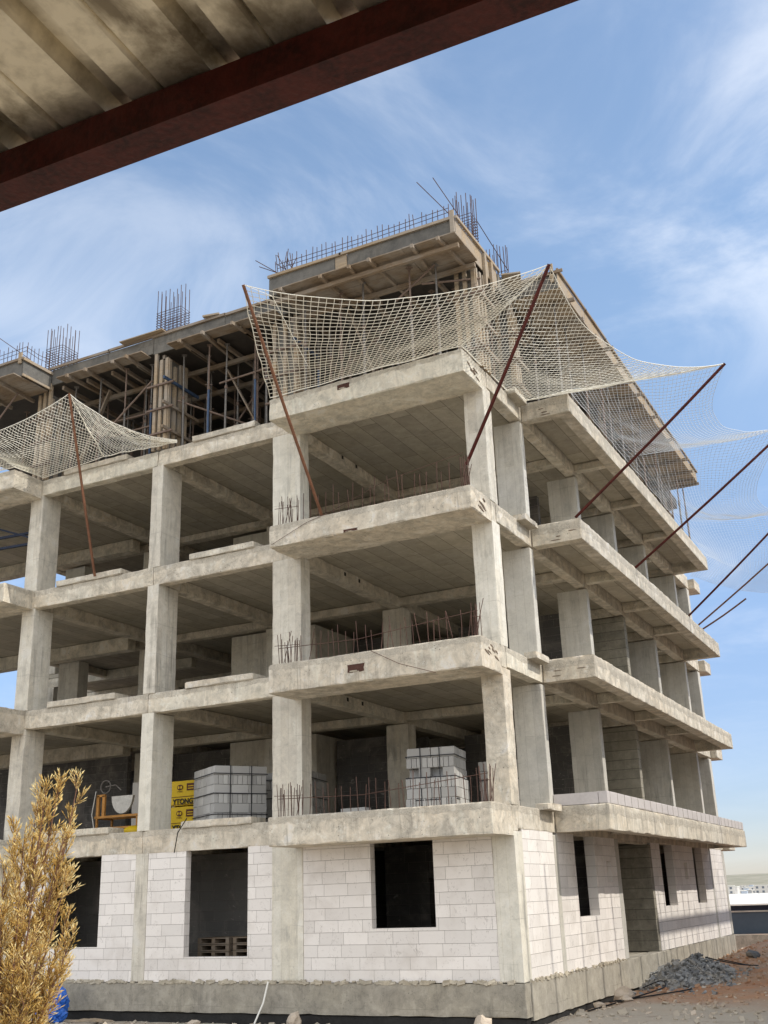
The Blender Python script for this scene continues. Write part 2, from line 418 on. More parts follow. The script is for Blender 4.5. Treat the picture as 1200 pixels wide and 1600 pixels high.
# ------------------------------------------------------------------ light
EL, AZ = 46.5, 86.5        # sun elevation; azimuth clockwise from +Y
sd = Vector((math.cos(R(EL)) * math.sin(R(AZ)), math.cos(R(EL)) * math.cos(R(AZ)), math.sin(R(EL))))
sl = bpy.data.lights.new('sun', 'SUN'); sl.energy = 2.25; sl.angle = R(.5); sl.color = (1, .94, .84)
so = bpy.data.objects.new('sun', sl); COL.objects.link(so); so.rotation_euler = (-sd).to_track_quat('-Z', 'Y').to_euler()
wd = bpy.data.worlds.new('World'); SC.world = wd; wd.use_nodes = True
wt = wd.node_tree; bg = wt.nodes['Background']; bg.inputs['Strength'].default_value = .15
sky = wt.nodes.new('ShaderNodeTexSky'); sky.sky_type = 'NISHITA'; sky.sun_disc = False
sky.sun_elevation = R(EL); sky.sun_rotation = R(AZ); sky.air_density = 1.0; sky.dust_density = .25; sky.ozone_density = 1.6
def wn(typ, ins=None, **kw):
    nd = wt.nodes.new(typ)
    for k, v in kw.items(): setattr(nd, k, v)
    for k, v in (ins or {}).items():
        if isinstance(v, bpy.types.NodeSocket): wt.links.new(v, nd.inputs[k])
        else: nd.inputs[k].default_value = v
    return nd
tc = wn('ShaderNodeTexCoord')
sp = wn('ShaderNodeSeparateXYZ', {'Vector': tc.outputs['Generated']})
den = wn('ShaderNodeMath', {0: sp.outputs[2], 1: .18}, operation='ADD').outputs[0]
den = wn('ShaderNodeMath', {0: den, 1: .05}, operation='MAXIMUM').outputs[0]
px = wn('ShaderNodeMath', {0: sp.outputs[0], 1: den}, operation='DIVIDE').outputs[0]
py = wn('ShaderNodeMath', {0: sp.outputs[1], 1: den}, operation='DIVIDE').outputs[0]
cp = wn('ShaderNodeCombineXYZ', {'X': px, 'Y': py}).outputs[0]
m1 = wn('ShaderNodeMapping', {'Vector': cp, 'Rotation': (0, 0, R(-100)), 'Scale': (1.0, 1.4, 1), 'Location': (14.8, 15.9, 0)}).outputs[0]
n1 = wn('ShaderNodeTexNoise', {'Vector': m1, 'Scale': 1.7, 'Detail': 10., 'Roughness': .6, 'Distortion': .85}).outputs['Fac']
m2 = wn('ShaderNodeMapping', {'Vector': cp, 'Location': (18.8, 14.8, 0)}).outputs[0]
n2 = wn('ShaderNodeTexNoise', {'Vector': m2, 'Scale': .9, 'Detail': 3.}).outputs['Fac']
f1 = wn('ShaderNodeMapRange', {'Value': n1, 'From Min': .41, 'From Max': .70, 'To Min': 0, 'To Max': 1}, interpolation_type='SMOOTHSTEP').outputs[0]
f2 = wn('ShaderNodeMapRange', {'Value': n2, 'From Min': .36, 'From Max': .60, 'To Min': .08, 'To Max': 1}).outputs[0]
ff = wn('ShaderNodeMath', {0: f1, 1: f2}, operation='MULTIPLY').outputs[0]
ff = wn('ShaderNodeMath', {0: ff, 1: .58}, operation='MULTIPLY').outputs[0]
hz_ = wn('ShaderNodeMapRange', {'Value': sp.outputs[2], 'From Min': .12, 'From Max': .42, 'To Min': .12, 'To Max': 1}).outputs[0]
ff = wn('ShaderNodeMath', {0: ff, 1: hz_}, operation='MULTIPLY').outputs[0]
# bright cloud veil added unseen behind the camera to fill the shaded front
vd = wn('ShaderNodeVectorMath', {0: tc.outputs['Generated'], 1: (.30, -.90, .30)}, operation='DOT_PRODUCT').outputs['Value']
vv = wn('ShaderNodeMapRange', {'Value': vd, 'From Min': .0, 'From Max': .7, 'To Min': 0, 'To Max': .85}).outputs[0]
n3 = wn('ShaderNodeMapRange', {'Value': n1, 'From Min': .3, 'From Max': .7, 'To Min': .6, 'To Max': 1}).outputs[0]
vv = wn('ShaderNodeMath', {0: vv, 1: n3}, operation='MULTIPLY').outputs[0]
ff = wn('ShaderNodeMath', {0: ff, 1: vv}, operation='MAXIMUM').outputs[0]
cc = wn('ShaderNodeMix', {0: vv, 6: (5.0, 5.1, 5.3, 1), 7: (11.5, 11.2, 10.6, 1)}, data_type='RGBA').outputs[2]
# the air towards the horizon: deeper and bluer than the clear-air model gives
lo = wn('ShaderNodeMapRange', {'Value': sp.outputs[2], 'From Min': .0, 'From Max': .55, 'To Min': 0, 'To Max': 1}, interpolation_type='SMOOTHSTEP').outputs[0]
tint = wn('ShaderNodeMix', {0: lo, 6: (.46, .47, .59, 1), 7: (1.12, 1.06, .96, 1)}, data_type='RGBA').outputs[2]
clear = wn('ShaderNodeMix', {0: 1., 6: sky.outputs[0], 7: tint}, data_type='RGBA', blend_type='MULTIPLY').outputs[2]
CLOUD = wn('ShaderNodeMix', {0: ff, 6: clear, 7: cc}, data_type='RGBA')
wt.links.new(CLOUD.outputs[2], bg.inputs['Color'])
SC.view_settings.view_transform = 'Standard'; SC.view_settings.look = 'None'
SC.view_settings.exposure = .72; SC.view_settings.gamma = 1.

# ------------------------------------------------------------------ ground and far setting
def gz(x, y):
    d = math.hypot(x, y)
    z = -.86
    if y < 0: z = -.84 + .07 * min(1, max(0, -y - .4)) + max(0, -y - 6) * .045
    dx = max(0, x) if y > 0 else 0
    if x >= 0 and y >= 0:
        z = -.86 + .17 * min(1, dx / .9) + .25 * min(1, max(0, y - 5) / 16)
        z += .28 * math.exp(-((y - 23) / 2.5) ** 2 - ((x - 2.2) / 1.6) ** 2)
    if d < 60: z += noise.noise(Vector((x, y, 0)) * .7) * .06 + noise.noise(Vector((x, y, 3)) * 2.3) * .03 + noise.noise(Vector((x, y, 9)) * 6) * .012
    if y > 26: z -= min(1.0, (y - 26) * .07)
    if d > 60: z -= min(14, (d - 60) * .03)
    return z
def ground():
    b = MB(); rings = [0]; r = .35
    while r < 6000:
        rings.append(rings[-1] + r if len(rings) < 75 else rings[-1] * 1.12); r = rings[-1] if len(rings) > 75 else .35
        if rings[-1] > 6000: break
    n = 200; vs = []; fs = []; cx, cy = 1., 8.
    for i, rr in enumerate(rings):
        for k in range(n):
            t = 2 * math.pi * k / n; x = cx + rr * math.cos(t); y = cy + rr * math.sin(t)
            vs.append((x, y, gz(x, y)))
    for i in range(len(rings) - 1):
        for k in range(n):
            fs.append((i * n + k, (i + 1) * n + k, (i + 1) * n + (k + 1) % n, i * n + (k + 1) % n))
    b.add(vs, fs)
    o = b.build('ground', M['ground'], smooth=True); tag(o, kind='structure')
ground()
def hill():
    vs = []; fs = []; n = 80
    for j in range(9):
        for i in range(n + 1):
            x = -2600 + 4200 * i / n; t = j / 8
            y = 1900 + 900 * t
            h = (48 + 14 * noise.noise(Vector((x * .0012, 0, 0))) + 5 * noise.noise(Vector((x * .006, t, 0)))) * math.sin(t * math.pi * .55) - 16
            vs.append((x, y, h))
    for j in range(8):
        for i in range(n):
            a = j * (n + 1) + i; fs.append((a, a + 1, a + n + 2, a + n + 1))
    b = MB(); b.add(vs, fs); tag(b.build('hills', M['hill'], smooth=True), kind='structure')
hill()

# slate-clad shed with a white roof beyond the yard
sh = empty('low_shed', (-4, 47, -1), 'long slate blue shed with a flat white roof beyond the dirt yard', 'shed')
def at(e, mb, name, mat, smooth=False):
    o = mb.build(name, mat, e, smooth)
    o.matrix_parent_inverse = Matrix.Translation(-e.location) if e.rotation_euler.z == 0 else (Matrix.Translation(e.location) @ Matrix.Rotation(e.rotation_euler.z, 4, 'Z')).inverted()
    return o
at(sh, MB().box(-9, 46, -.95, 16, 58, .22), 'wall', M['slate'])
at(sh, MB().box(-9.05, 45.94, .22, 16.05, 58.05, .30), 'trim', M['greysteel'])
at(sh, MB().box(-8.9, 46.03, .30, 15.9, 57.9, .58), 'gutter', M['dark'])
rf = MB(); rf.add([(-9.2, 45.7, .58), (16.2, 45.7, .58), (16.2, 58.3, .58), (-9.2, 58.3, .58), (-9.2, 45.7, .66), (16.2, 45.7, .66), (16.2, 52, 1.15), (-9.2, 52, 1.15), (16.2, 58.3, .66), (-9.2, 58.3, .66)],
   [(0, 3, 2, 1), (0, 1, 5, 4), (4, 5, 6, 7), (7, 6, 8, 9), (9, 8, 2, 3), (1, 2, 8, 6, 5), (0, 4, 7, 9, 3)])
at(sh, rf, 'roof', M['white'])
ww = MB().rbox(-9.5, 45.2, -2.2, 17, 45.9, -.95, .6, .02, .04)
tag(ww.build('retaining_wall', M['conc_base']), 'low grey concrete retaining wall along the foot of the slate blue shed', 'wall')
# the town in the distance: every house one thing
cols = ['pale', 'blue grey']
n_h = 0
for i in range(95):
    d = rnd(800, 1900)
    f0 = rnd(-.188, -.143)
    x = f0 * d; y = d
    w = rnd(7, 20); dp = rnd(9, 14); st = random.choice([2, 2, 2, 3, 3, 4])
    h = st * 2.9; zb = 1.68 - d * (.0150 - (d - 800) / 1100 * .0085)
    kind = random.choice([0, 0, 1])
    e = empty('town_house', (x, y, zb), rz=rnd(-.5, .5), label='%s flat roofed town house with %s storeys among the distant houses below the hill' % (cols[kind], {2: 'two', 3: 'three', 4: 'four', 5: 'five'}[st]), cat='house', group='houses of the distant town')
    b = MB().box(-w / 2, 0, -12, w / 2, dp, h); b.build('wall', M['plaster'] if kind == 0 else M['plaster_b'], e)
    MB().box(-w / 2 - .3, -.3, h, w / 2 + .3, dp + .3, h + .45).build('roof', M['white'], e)
    nb = max(2, int(w / 4.2))
    for s_ in range(st):
        for q in range(nb):
            if 'town_win' not in globals(): town_win = MB().box(-.8, -.08, 0, .8, -.003, 1.5).mesh('window', M['window'])
            o = bpy.data.objects.new('window', town_win); COL.objects.link(o); o.parent = e
            o.location = (-w / 2 + w * (q + .5) / nb, 0, s_ * 2.9 + .95)
    if i % 3 == 0: MB().box(-w * .2, 3, h, w * .1, 6, h + 2.2).build('stair_head', M['plaster_b'], e)

# ------------------------------------------------------------------ the unfinished building
B = empty('unfinished_building', (0, 0, 0), 'five storey bare concrete building frame with white block walls on its ground floor', 'building')
T = [3.42, 6.80, 10.18, 13.54, 17.05]       # slab tops
V_ = [2.87, 6.28, 9.66, 13.06, 16.5]        # beam bottoms
U_ = [2.79, 6.13, 9.62, 12.95]              # balcony undersides
seed = [0]
def part(name, mat, *boxes, cell=.22, rough=.006, chip=.02, e=.03, topchip=0, parent=None, label=None, flat='', sd=None):
    for q in boxes:
        b = MB(); seed[0] += 1; b.rbox(*q, flat=flat, cell=cell, rough=rough, chip=chip, e=e, topchip=topchip, seed=seed[0] % 17 if sd is None else sd)
        o = b.build(name, mat, parent or B)
    return o
# columns and piers
front_cols = [(-.52, 0, 0, .48), (-5.92, -5.09, 0, .46), (-9.87, -9.48, 0, .85), (-14.35, -13.86, 0, .75), (-18.6, -18.1, 0, .75)]
front_cols = [(-.52, 0, 0, .48), (-5.92, -5.09, 0, .46), (-9.87, -9.48, 0, .85), (-14.35, -13.86, 0, .75), (-18.6, -18.1, 0, .75)]
piers = [(-.73, 0, 2.45, 2.72), (-.86, 0, 7.0, 7.28), (-1.5, 0, 10.8, 11.08), (-1.7, 0, 14.7, 14.98), (-1.05, 0, 19.2, 19.48), (-1.9, 0, 21.5, 21.9)]
inner = [(-9.8, -9.3, 17, 17.5), (-14.6, -14.1, 17, 17.5), (-9.8, -9.3, 21.4, 21.9), (-14.6, -14.1, 21.4, 21.9), (-5.9, -5.2, 5.9, 6.4), (-10.0, -9.55, 5.9, 6.4), (-15.0, -14.4, 5.9, 6.5), (-18.6, -17.7, 6, 6.5), (-4.2, -3.8, 11, 11.6), (-9.8, -9.3, 11.4, 11.9), (-14.6, -14.1, 11.4, 11.9)]
for k in range(4):
    z0 = (-.66 if k == 0 else T[k - 1]) - .015; z1 = V_[k] + .02
    for i, (x0, x1, y0, y1) in enumerate(front_cols):
        if k == 0:
            z0 = 0.0
        part('column', M['conc'] if (i == 0 and k == 1) else M['conc_col'], (x0, y0 + .004, z0, x1 - .003, y1, z1), cell=.3, rough=.004, chip=.012)
    for i, (x0, x1, y0, y1) in enumerate(piers):
        m = M['conc_board'] if (i == 2 and k in (0, 1, 2)) else M['conc_pier']
        if k == 0 and i in (1, 3): continue
        part('column', m, (x0, y0, 0 if k == 0 else z0, x1 - .004, y1, z1), cell=.35, rough=.003, chip=.01)
    if k:
        for (x0, x1, y0, y1) in inner:
            part('column', M['conc_col'], (x0, y0, z0, x1, y1, z1), cell=.5, rough=.003, chip=.01)
# beams, slabs
for k in range(4):
    t = T[k]; v = V_[k]
    part('beam', M['conc'], (-9.68, 0, v, 0, .30, t), cell=.2, rough=.01, chip=.03, e=.035, topchip=.04)
    part('beam', M['conc'], (-14.1, 0, v, -9.68, .30, t), cell=.2, rough=.01, chip=.03, e=.035, topchip=.04)
    part('beam', M['conc'], (-24, 0, v, -14.1, .30, t), cell=.25, rough=.01, chip=.03)
    rt = t + .09
    part('beam', M['conc'], (-.30, .30, v + .06, 0, 2.6, t), (-.30, 2.6, v + .06, 0, 21.9, rt), cell=.3, rough=.006, chip=.02)
    for x in (-5.5, -9.66, -14.1):
        part('beam', M['conc'], (x - .18, .30, v + .03, x + .18, 11.4, t - .16), cell=.4, rough=.004, chip=.015)
    part('beam', M['conc'], (-19, 5.95, v + .1, -.3, 6.3, t - .17), cell=.45, rough=.004, chip=.015)
    part('beam', M['conc'], (-15, 11.4, v + .02, -.3, 11.8, t - .17), cell=.45, rough=.004, chip=.015)
    for y in (10.94, 14.84, 19.34):
        part('beam', M['conc'], (-5.0 if y > 9 else -4.9, y - .14, v + .05, -.3, y + .14, t - .16), cell=.45, rough=.004, chip=.015)
    part('beam', M['conc'], (-15, 16.8, v + .02, -.3, 17.1, t - .17), (-15, 21.5, v + .02, -.3, 21.8, t - .17), cell=.6, rough=.004, chip=.015)
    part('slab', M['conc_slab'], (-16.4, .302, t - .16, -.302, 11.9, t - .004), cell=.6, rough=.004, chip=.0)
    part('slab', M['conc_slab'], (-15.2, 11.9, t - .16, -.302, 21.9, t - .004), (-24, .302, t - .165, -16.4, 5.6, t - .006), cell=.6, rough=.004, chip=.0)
    part('beam', M['conc'], (-24, 5.2, v - .1, -14.9, 5.6, t - .17), cell=.45, rough=.004, chip=.015)
    # front balconies
    part('balcony', M['conc'], (-5.29, -1.133, U_[k], -.004, .02, T[k]), cell=.11, rough=.006, chip=.025, e=.035, topchip=.06)
    part('balcony', M['conc'], (-24, -1.133, U_[k], -13.9, .02, T[k]), cell=.13, rough=.008, chip=.035, e=.05, topchip=.05)
    # side balcony: edge beam, end beams, cross beams, thin slab
    z0 = v + .06; 
    bal = part('balcony', M['conc_streak' if k == 0 else 'conc'], (.96, 2.63, z0, 1.29, 19.5, rt), cell=.15, rough=.007, chip=.02, e=.035, topchip=.055, flat='x0', sd=k)
    part('balcony_beam', M['conc'], (-.002, 2.63, z0, .96, 2.95, rt), (-.002, 19.2, z0, .96, 19.5, rt), cell=.2, rough=.007, chip=.02, e=.035, topchip=.055, parent=bal, flat='x1', sd=k)
    for y in (7.14, 10.94, 14.84):
        part('balcony_beam', M['conc'], (-.002, y - .13, z0 + .1, .958, y + .13, rt - .17), cell=.25, rough=.006, chip=.02, parent=bal)
    part('balcony_slab', M['conc_slab'], (-.002, 2.96, rt - .17, .958, 19.19, rt - .012), cell=.4, rough=.006, chip=0, parent=bal)
    # lips left on top of the beams
    for (x0, x1) in ((-13.1, -10.75), (-8.5, -6.45)):
        part('window_lip', M['conc'], (x0, -.05, t - .03, x1, .6, t + .15), cell=.15, rough=.008, chip=.03, e=.03, topchip=.035)
    part('window_lip', M['conc'], (-.1, 1.65, t - .05, .24, 2.55, t + .12), cell=.12, rough=.012, chip=.03, e=.04)
    part('balcony', M['conc'], (-.4, 21.9, v + .05, .25, 23.0, t), cell=.3, rough=.01, chip=.03)
# blockwork parapet on the first side balcony
part('parapet', M['parapet'], (1.06, 2.66, T[0] + .09, 1.265, 19.46, T[0] + .36), (.0, 2.66, T[0] + .09, 1.058, 2.86, T[0] + .355), cell=.6, rough=.005, chip=.01)
pj = MB()
for i in range(28):
    y = 2.9 + i * .6; MB().box(1.262, y, T[0] + .1, 1.2665, y + .008, T[0] + .355).build('mortar_joint', M['conc_board'], B)
# far-left and inner storeys: core walls, dark partitions added to deepen the bays' shade
for k in range(1, 4):
    z0 = T[k - 1] - .01; z1 = V_[k] + .12
    part('core_wall', M['conc_col'], (-11.75, 6.55, z0, -8.6, 6.8, z1), cell=.6, rough=.004, chip=.0)
    part('core_wall', M['conc_col'], (-8.85, 6.8, z0, -8.6, 11.4, z1), cell=.6, rough=.004, chip=.0)
    part('core_wall', M['conc_board'], (-13.6, 9.4, z0, -8.85, 9.6, z1), cell=.6, rough=.004, chip=.0)
part('partition', M['block_shade'], (-14.2, 6.9, T[0], -11.9, 7.1, V_[1]), (-14.2, 11.85, T[0], -.75, 12.05, V_[1]), (-8.5, 8.6, T[0], -5.9, 8.8, V_[1]), cell=2, rough=0, chip=0)
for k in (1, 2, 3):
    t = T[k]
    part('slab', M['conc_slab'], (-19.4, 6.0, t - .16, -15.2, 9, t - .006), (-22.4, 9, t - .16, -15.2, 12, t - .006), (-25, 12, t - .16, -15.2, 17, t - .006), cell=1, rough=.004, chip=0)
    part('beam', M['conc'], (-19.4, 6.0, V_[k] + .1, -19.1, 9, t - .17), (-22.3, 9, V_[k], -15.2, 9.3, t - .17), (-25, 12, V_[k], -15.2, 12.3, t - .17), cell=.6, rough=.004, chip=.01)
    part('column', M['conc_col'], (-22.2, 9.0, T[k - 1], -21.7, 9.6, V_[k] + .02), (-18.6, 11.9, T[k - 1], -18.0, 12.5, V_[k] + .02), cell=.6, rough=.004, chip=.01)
part('partition', M['block_shade'], (-24.8, 16.8, T[0], -15.2, 17, V_[1]), (-26, 9.4, T[0], -14.2, 9.6, V_[1]), (-26, 5.7, T[0], -15.1, 5.9, V_[1]), (-24.8, 16.8, T[1], -8.5, 17, V_[2]), (-18.5, 12.4, T[1], -8.5, 12.6, V_[2]), (-22, 9.7, T[2], -13.7, 9.9, V_[3]), (-24.8, 14, T[2], -8.5, 14.2, V_[3]), cell=2, rough=0, chip=0)
part('partition', M['block_shade'], (-8.5, 7.6, T[0], -5.9, 7.8, V_[1]), (-4.9, 9.2, T[0], -1.2, 9.4, V_[1]), (-4.9, 9.2, T[1], -1.2, 9.4, V_[2]), (-8.5, 7.9, T[2], -1.5, 8.1, V_[3]), cell=2, rough=0, chip=0)
part('partition', M['block_shade'], (-12.5, 15, T[1], -4, 15.2, V_[2]), (-13.6, 12, T[2], -4, 12.2, V_[3]), cell=2, rough=0, chip=0)
part('partition', M['block_shade'], (-8.5, 11.85, T[1], -.75, 12.05, V_[2]), (-8.5, 11.85, T[2], -.75, 12.05, V_[3]), cell=2, rough=0, chip=0)
part('partition', M['block_shade'], (-8.5, 8.9, T[1], -6.6, 9.1, V_[2]), (-8.5, 8.9, T[2], -6.6, 9.1, V_[3]), cell=2, rough=0, chip=0)

# ground floor: block walls with openings, base
def wall_front(x0, x1, openings):
    """front wall panel y 0.02..0.22, openings = (xa, xb, za, zb)"""
    b = MB(); xs = sorted({x0, x1, *[q for o in openings for q in o[:2]]})
    for a, c in zip(xs, xs[1:]):
        op = [o for o in openings if o[0] <= a + 1e-6 and o[1] >= c - 1e-6]
        if not op: b.box(a, .02, 0, c, .22, V_[0] + .03)
        else:
            o = op[0]
            if o[2] > 0: b.box(a, .02, 0, c, .22, o[2])
            if o[3] < V_[0]: b.box(a, .02, o[3], c, .22, V_[0] + .03)
    return b.build('block_wall', M['block'], B)
wall_front(-5.09, -.52, [(-3.38, -1.87, 1.06, 3)])
wall_front(-9.48, -5.92, [(-8.355, -6.58, .53, 3)])
wall_front(-13.86, -9.87, [(-12.7, -10.955, .77, 3)])
wall_front(-18.1, -14.35, [])
def wall_side(y0, y1, openings):
    b = MB(); ys = sorted({y0, y1, *[q for o in openings for q in o[:2]]})
    for a, c in zip(ys, ys[1:]):
        op = [o for o in openings if o[0] <= a + 1e-6 and o[1] >= c - 1e-6]
        if not op: b.box(-.26, a, 0, -.015, c, V_[0] + .07)
        else:
            o = op[0]
            b.box(-.26 if len(o) < 5 else -.26, a, 0, -.015, c, o[2])
            if o[3] < V_[0]: b.box(-.26, a, o[3], -.015, c, V_[0] + .07)
            if len(o) == 5: b.box(-.26, a, o[2], -.14, c, o[3])
    return b.build('block_wall', M['block'], B)
wall_side(.48, 2.45, [])
wall_side(2.72, 7.35, [(3.93, 5.5, 1.1, 3), (6.45, 6.87, 1.86, 2.37, 1)])
wall_side(11.08, 19.2, [(12.15, 13.7, 1.16, 3), (15.12, 15.57, 1.92, 2.42, 1), (16.6, 18.0, 1.16, 3)])
wall_side(19.48, 21.5, [])
part('column', M['conc_pier'], (-.3, 7.35, 0, -.004, 7.7, V_[0] + .06), cell=.4, rough=.003, chip=.01)
part('beam', M['conc'], (-.3, 7.7, 2.87, -.01, 10.8, 2.95), cell=.4)
# inner walls behind the ground floor windows, shade put into their colour
part('partition', M['block_half_shade'], (-19, 2.7, -.1, -9.8, 2.9, 2.9), (-9.79, 2.55, -.1, -5.3, 2.75, 2.9), cell=3, rough=0, chip=0)
part('partition', M['block_shade'], (-5.2, 4.2, -.1, -3.95, 4.4, 2.9), (-3.95, 4.2, 2.1, -3.1, 4.4, 2.9), (-3.1, 4.2, -.1, -.3, 4.4, 2.9), (-2.85, 4.0, -.1, -2.75, 4.19, 2.15), cell=3, rough=0, chip=0)
part('partition', M['block_shade'], (-4.5, 7.2, -.1, -4.3, 21, 2.9), (-4.3, 11.3, -.1, -.9, 11.5, 2.9), cell=3, rough=0, chip=0)
part('partition', M['block_shade'], (-19, 6.0, -.1, -4.5, 6.2, 2.9), (-19.2, .3, -.1, -19.0, 6.2, 2.9), (-4.29, 11.6, -.1, -4.1, 21, 2.9), (-4.3, 20.9, -.1, -.3, 21.1, 2.9), (-4.3, 7.0, -.1, -4.1, 7.2, 2.9), (-4.3, 4.4, -.1, -4.1, 7.0, 2.9), (-3.9, 6.4, -.1, -.4, 6.6, 2.9), cell=3, rough=0, chip=0)
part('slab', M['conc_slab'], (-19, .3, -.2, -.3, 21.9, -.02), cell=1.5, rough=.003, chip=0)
# base wall
base = part('base_wall', M['conc_base'], (-20, -.035, -.64, .03, .3, 0), cell=.16, rough=.012, chip=.02, e=.03)
part('base_wall', M['conc_base'], (-.3, .3, -.72, .03, 21.93, 0), cell=.2, rough=.012, chip=.02, e=.03)
part('base_membrane', M['bitumen'], (-20, .0, -1.15, .0, .28, -.63), (-.28, .28, -1.2, .0, 21.9, -.71), cell=.15, rough=.02, chip=.02)
mo = MB()      # mortar squeezed out along the joint of base and blocks
for i in range(200):
    x = rnd(-14, -.05); s_ = rnd(.03, .08)
    mo.obox((x, -.02, rnd(-.01, .02)), (s_ * 2.2, .04, s_), 0, rnd(-.4, .4), rnd(-.4, .4))
for i in range(60):
    y = rnd(.3, 7.3); s_ = rnd(.03, .08)
    mo.obox((.01, y, rnd(-.01, .02)), (.04, s_ * 2, s_), 0, rnd(-.4, .4), rnd(-.4, .4))
tag(mo.build('mortar_bead', M['stain'], B), kind='stuff')
# brick showing through the balcony fascias
for (x, z, w, h) in ((-3.15, 13.36, .34, .13), (-3.0, 6.45, .42, .19), (-3.05, 9.665, .36, .06)):
    pts = []
    for (u, v) in ((-.5, -.5), (-.2, -.46), (-.12, -.36), (.2, -.4), (.24, -.5), (.5, -.42), (.46, 0), (.52, .44), (.1, .5), (-.3, .46), (-.5, .5), (-.47, .1)):
        pts.append((x + w * u * rnd(.94, 1.05), z + h * v * rnd(.85, 1.12)))
    n = len(pts)
    vs = [(p, -1.1405, q) for p, q in pts] + [(p, -1.10, q) for p, q in pts]
    b = MB(); b.add(vs, [tuple(range(n))] + [(i, i + n, (i + 1) % n + n, (i + 1) % n) for i in range(n)])
    b.build('exposed_brick', M['brick'], B)
    MB().box(x - w * .35, -1.146, z - h * .42, x + w * .1, -1.138, z - h * .25).build('mortar_smear', M['stain'], B)
for k in (1, 2, 3):
    for q in range(7):
        y = rnd(-.85, -.25); z = T[k] - rnd(.12, .5); L = rnd(.08, .28); h = rnd(.012, .035)
        pts = [(y - L / 2, z), (y - L / 4, z - h * rnd(.5, 1.2)), (y + L / 3, z - h * rnd(.4, 1)), (y + L / 2, z - .07 * L), (y + L / 5, z + h * rnd(.3, .8)), (y - L / 3, z + h * rnd(.4, 1))]
        n = len(pts); vs = [(.0015, a, c - .25 * (a - y)) for a, c in pts] + [(-.03, a, c - .25 * (a - y)) for a, c in pts]
        b = MB(); b.add(vs, [tuple(range(n))] + [(i, i + n, (i + 1) % n + n, (i + 1) % n) for i in range(n)])
        b.build('exposed_brick', M['spall'], B)
    for q in range(3):
        y = 2.63; x = rnd(.15, 1.1); z = T[k] - rnd(.15, .4); L = rnd(.1, .35); h = rnd(.006, .016)
        pts = [(x - L / 2, z), (x - L / 4, z - h), (x + L / 3, z - h * rnd(.4, 1)), (x + L / 2, z), (x + L / 5, z + h * rnd(.3, .8)), (x - L / 3, z + h * rnd(.4, 1))]
        n = len(pts); vs = [(a, 2.627, c) for a, c in pts] + [(a, 2.66, c) for a, c in pts]
        b = MB(); b.add(vs, [tuple(range(n))] + [(i, i + n, (i + 1) % n + n, (i + 1) % n) for i in range(n)])
        b.build('spalled_crack', M['spall'], B)
# small dark tie holes in beams
th = MB()
for k in (1, 2, 3):
    for y in (2.6, 3.4):
        MB().box(-5.319, y, V_[k] + .2, -5.316, y + .1, V_[k] + .3).build('tie_hole', M['ink'], B)

# ---- starter bars along the balcony edges
def bar_mb(x, y, z, h, r=.009, lean=.05):
    p = Vector((x, y, z)); q = p + Vector((rnd(-lean, lean), rnd(-lean, lean), h))
    return MB().tube([p, lerp(p, q, .5) + Vector((rnd(-.012, .012), rnd(-.012, .012), 0)), q], r, 5)
for k, n, hh in ((0, 30, .72), (1, 30, .72), (2, 26, .72)):
    for i in range(n):
        x = -4.95 + 4.8 * (i + rnd(-.25, .25)) / (n - 1)
        bar_mb(x, -.98, T[k] - .06, hh * rnd(.75, 1.15), lean=.12 if k == 1 and rnd(0, 1) > .7 else .04).build('starter_bar', M['rebar'], B)
    for (xa, xb) in ((-5.2, -4.55), (-.28, -.06)):
        b = MB()
        for i in range(12):
            x = rnd(xa, xb); y = rnd(-1.05, -.72)
            p = Vector((x, y, T[k] - .06)); q = p + Vector((rnd(-.06, .06) + (.2 if i == 5 else 0), rnd(-.06, .06), rnd(.5, .85)))
            b.tube([p, q], .008, 5)
        b.tube([(xa, -1.0, T[k] + .45), (xb, -.95, T[k] + .42)], .007, 5)
        b.build('rebar_cluster', M['rebar'], B)
    if k < 2:
        MB().tube([(-5.1, -.99, T[k] + .38), (-3, -.97, T[k] + .33), (-1.8, -1.0, T[k] + .42), (-.1, -.97, T[k] + .56)], .008, 5).build('tie_wire', M['rebar'], B)
MB().tube([(-2.6, -1.15, T[1] - .02), (-1.9, -1.2, T[1] - .4), (-1.0, -1.3, T[1] - .72)], .007, 5).build('tie_wire', M['rebar'], B)
MB().tube([(-5.2, -1.15, T[2] - .5), (-4.2, -1.16, T[2] - .12), (-3.6, -1.13, T[2] + .02), (-2.2, -1.0, T[2] + .55), (-.4, -.5, T[2] + 1.05)], .006, 5).build('tie_wire', M['rebar'], B)
# rebar cages of the next storey's columns
def cage(x0, x1, y0, y1, z, hs, hb, nx, ny):
    b = MB(); pts = []
    for i in range(nx):
        for y in (y0, y1): pts.append((x0 + (x1 - x0) * i / (nx - 1), y))
    for j in range(1, ny - 1):
        for x in (x0, x1): pts.append((x, y0 + (y1 - y0) * j / (ny - 1)))
    for x, y in pts:
        b.tube([(x, y, z), (x + rnd(-.02, .02), y + rnd(-.02, .02), z + hb * rnd(.88, 1.06))], .0105, 5)
    o = b.build('rebar_cage', M['rebar'], B)
    s = MB(); q = 0
    while q < hs:
        zz = z + .06 + q; e = .015
        s.tube([(x0 - e, y0 - e, zz + rnd(-.01, .01)), (x1 + e, y0 - e, zz + rnd(-.01, .01)), (x1 + e, y1 + e, zz), (x0 - e, y1 + e, zz), (x0 - e, y0 - e, zz)], .009, 5)
        q += .085
    s.build('stirrup', M['rebar'], o)
cage(-10.0, -9.15, .1, .5, 17.0, .95, 1.75, 7, 3)
cage(-14.3, -13.65, .1, .75, 17.0, 1.0, 1.75, 6, 5)
cage(-.48, -.02, .06, .45, 17.0, .85, 1.6, 5, 4)
cage(-.66, -.06, 2.5, 2.75, 17.0, .55, 1.45, 7, 3)
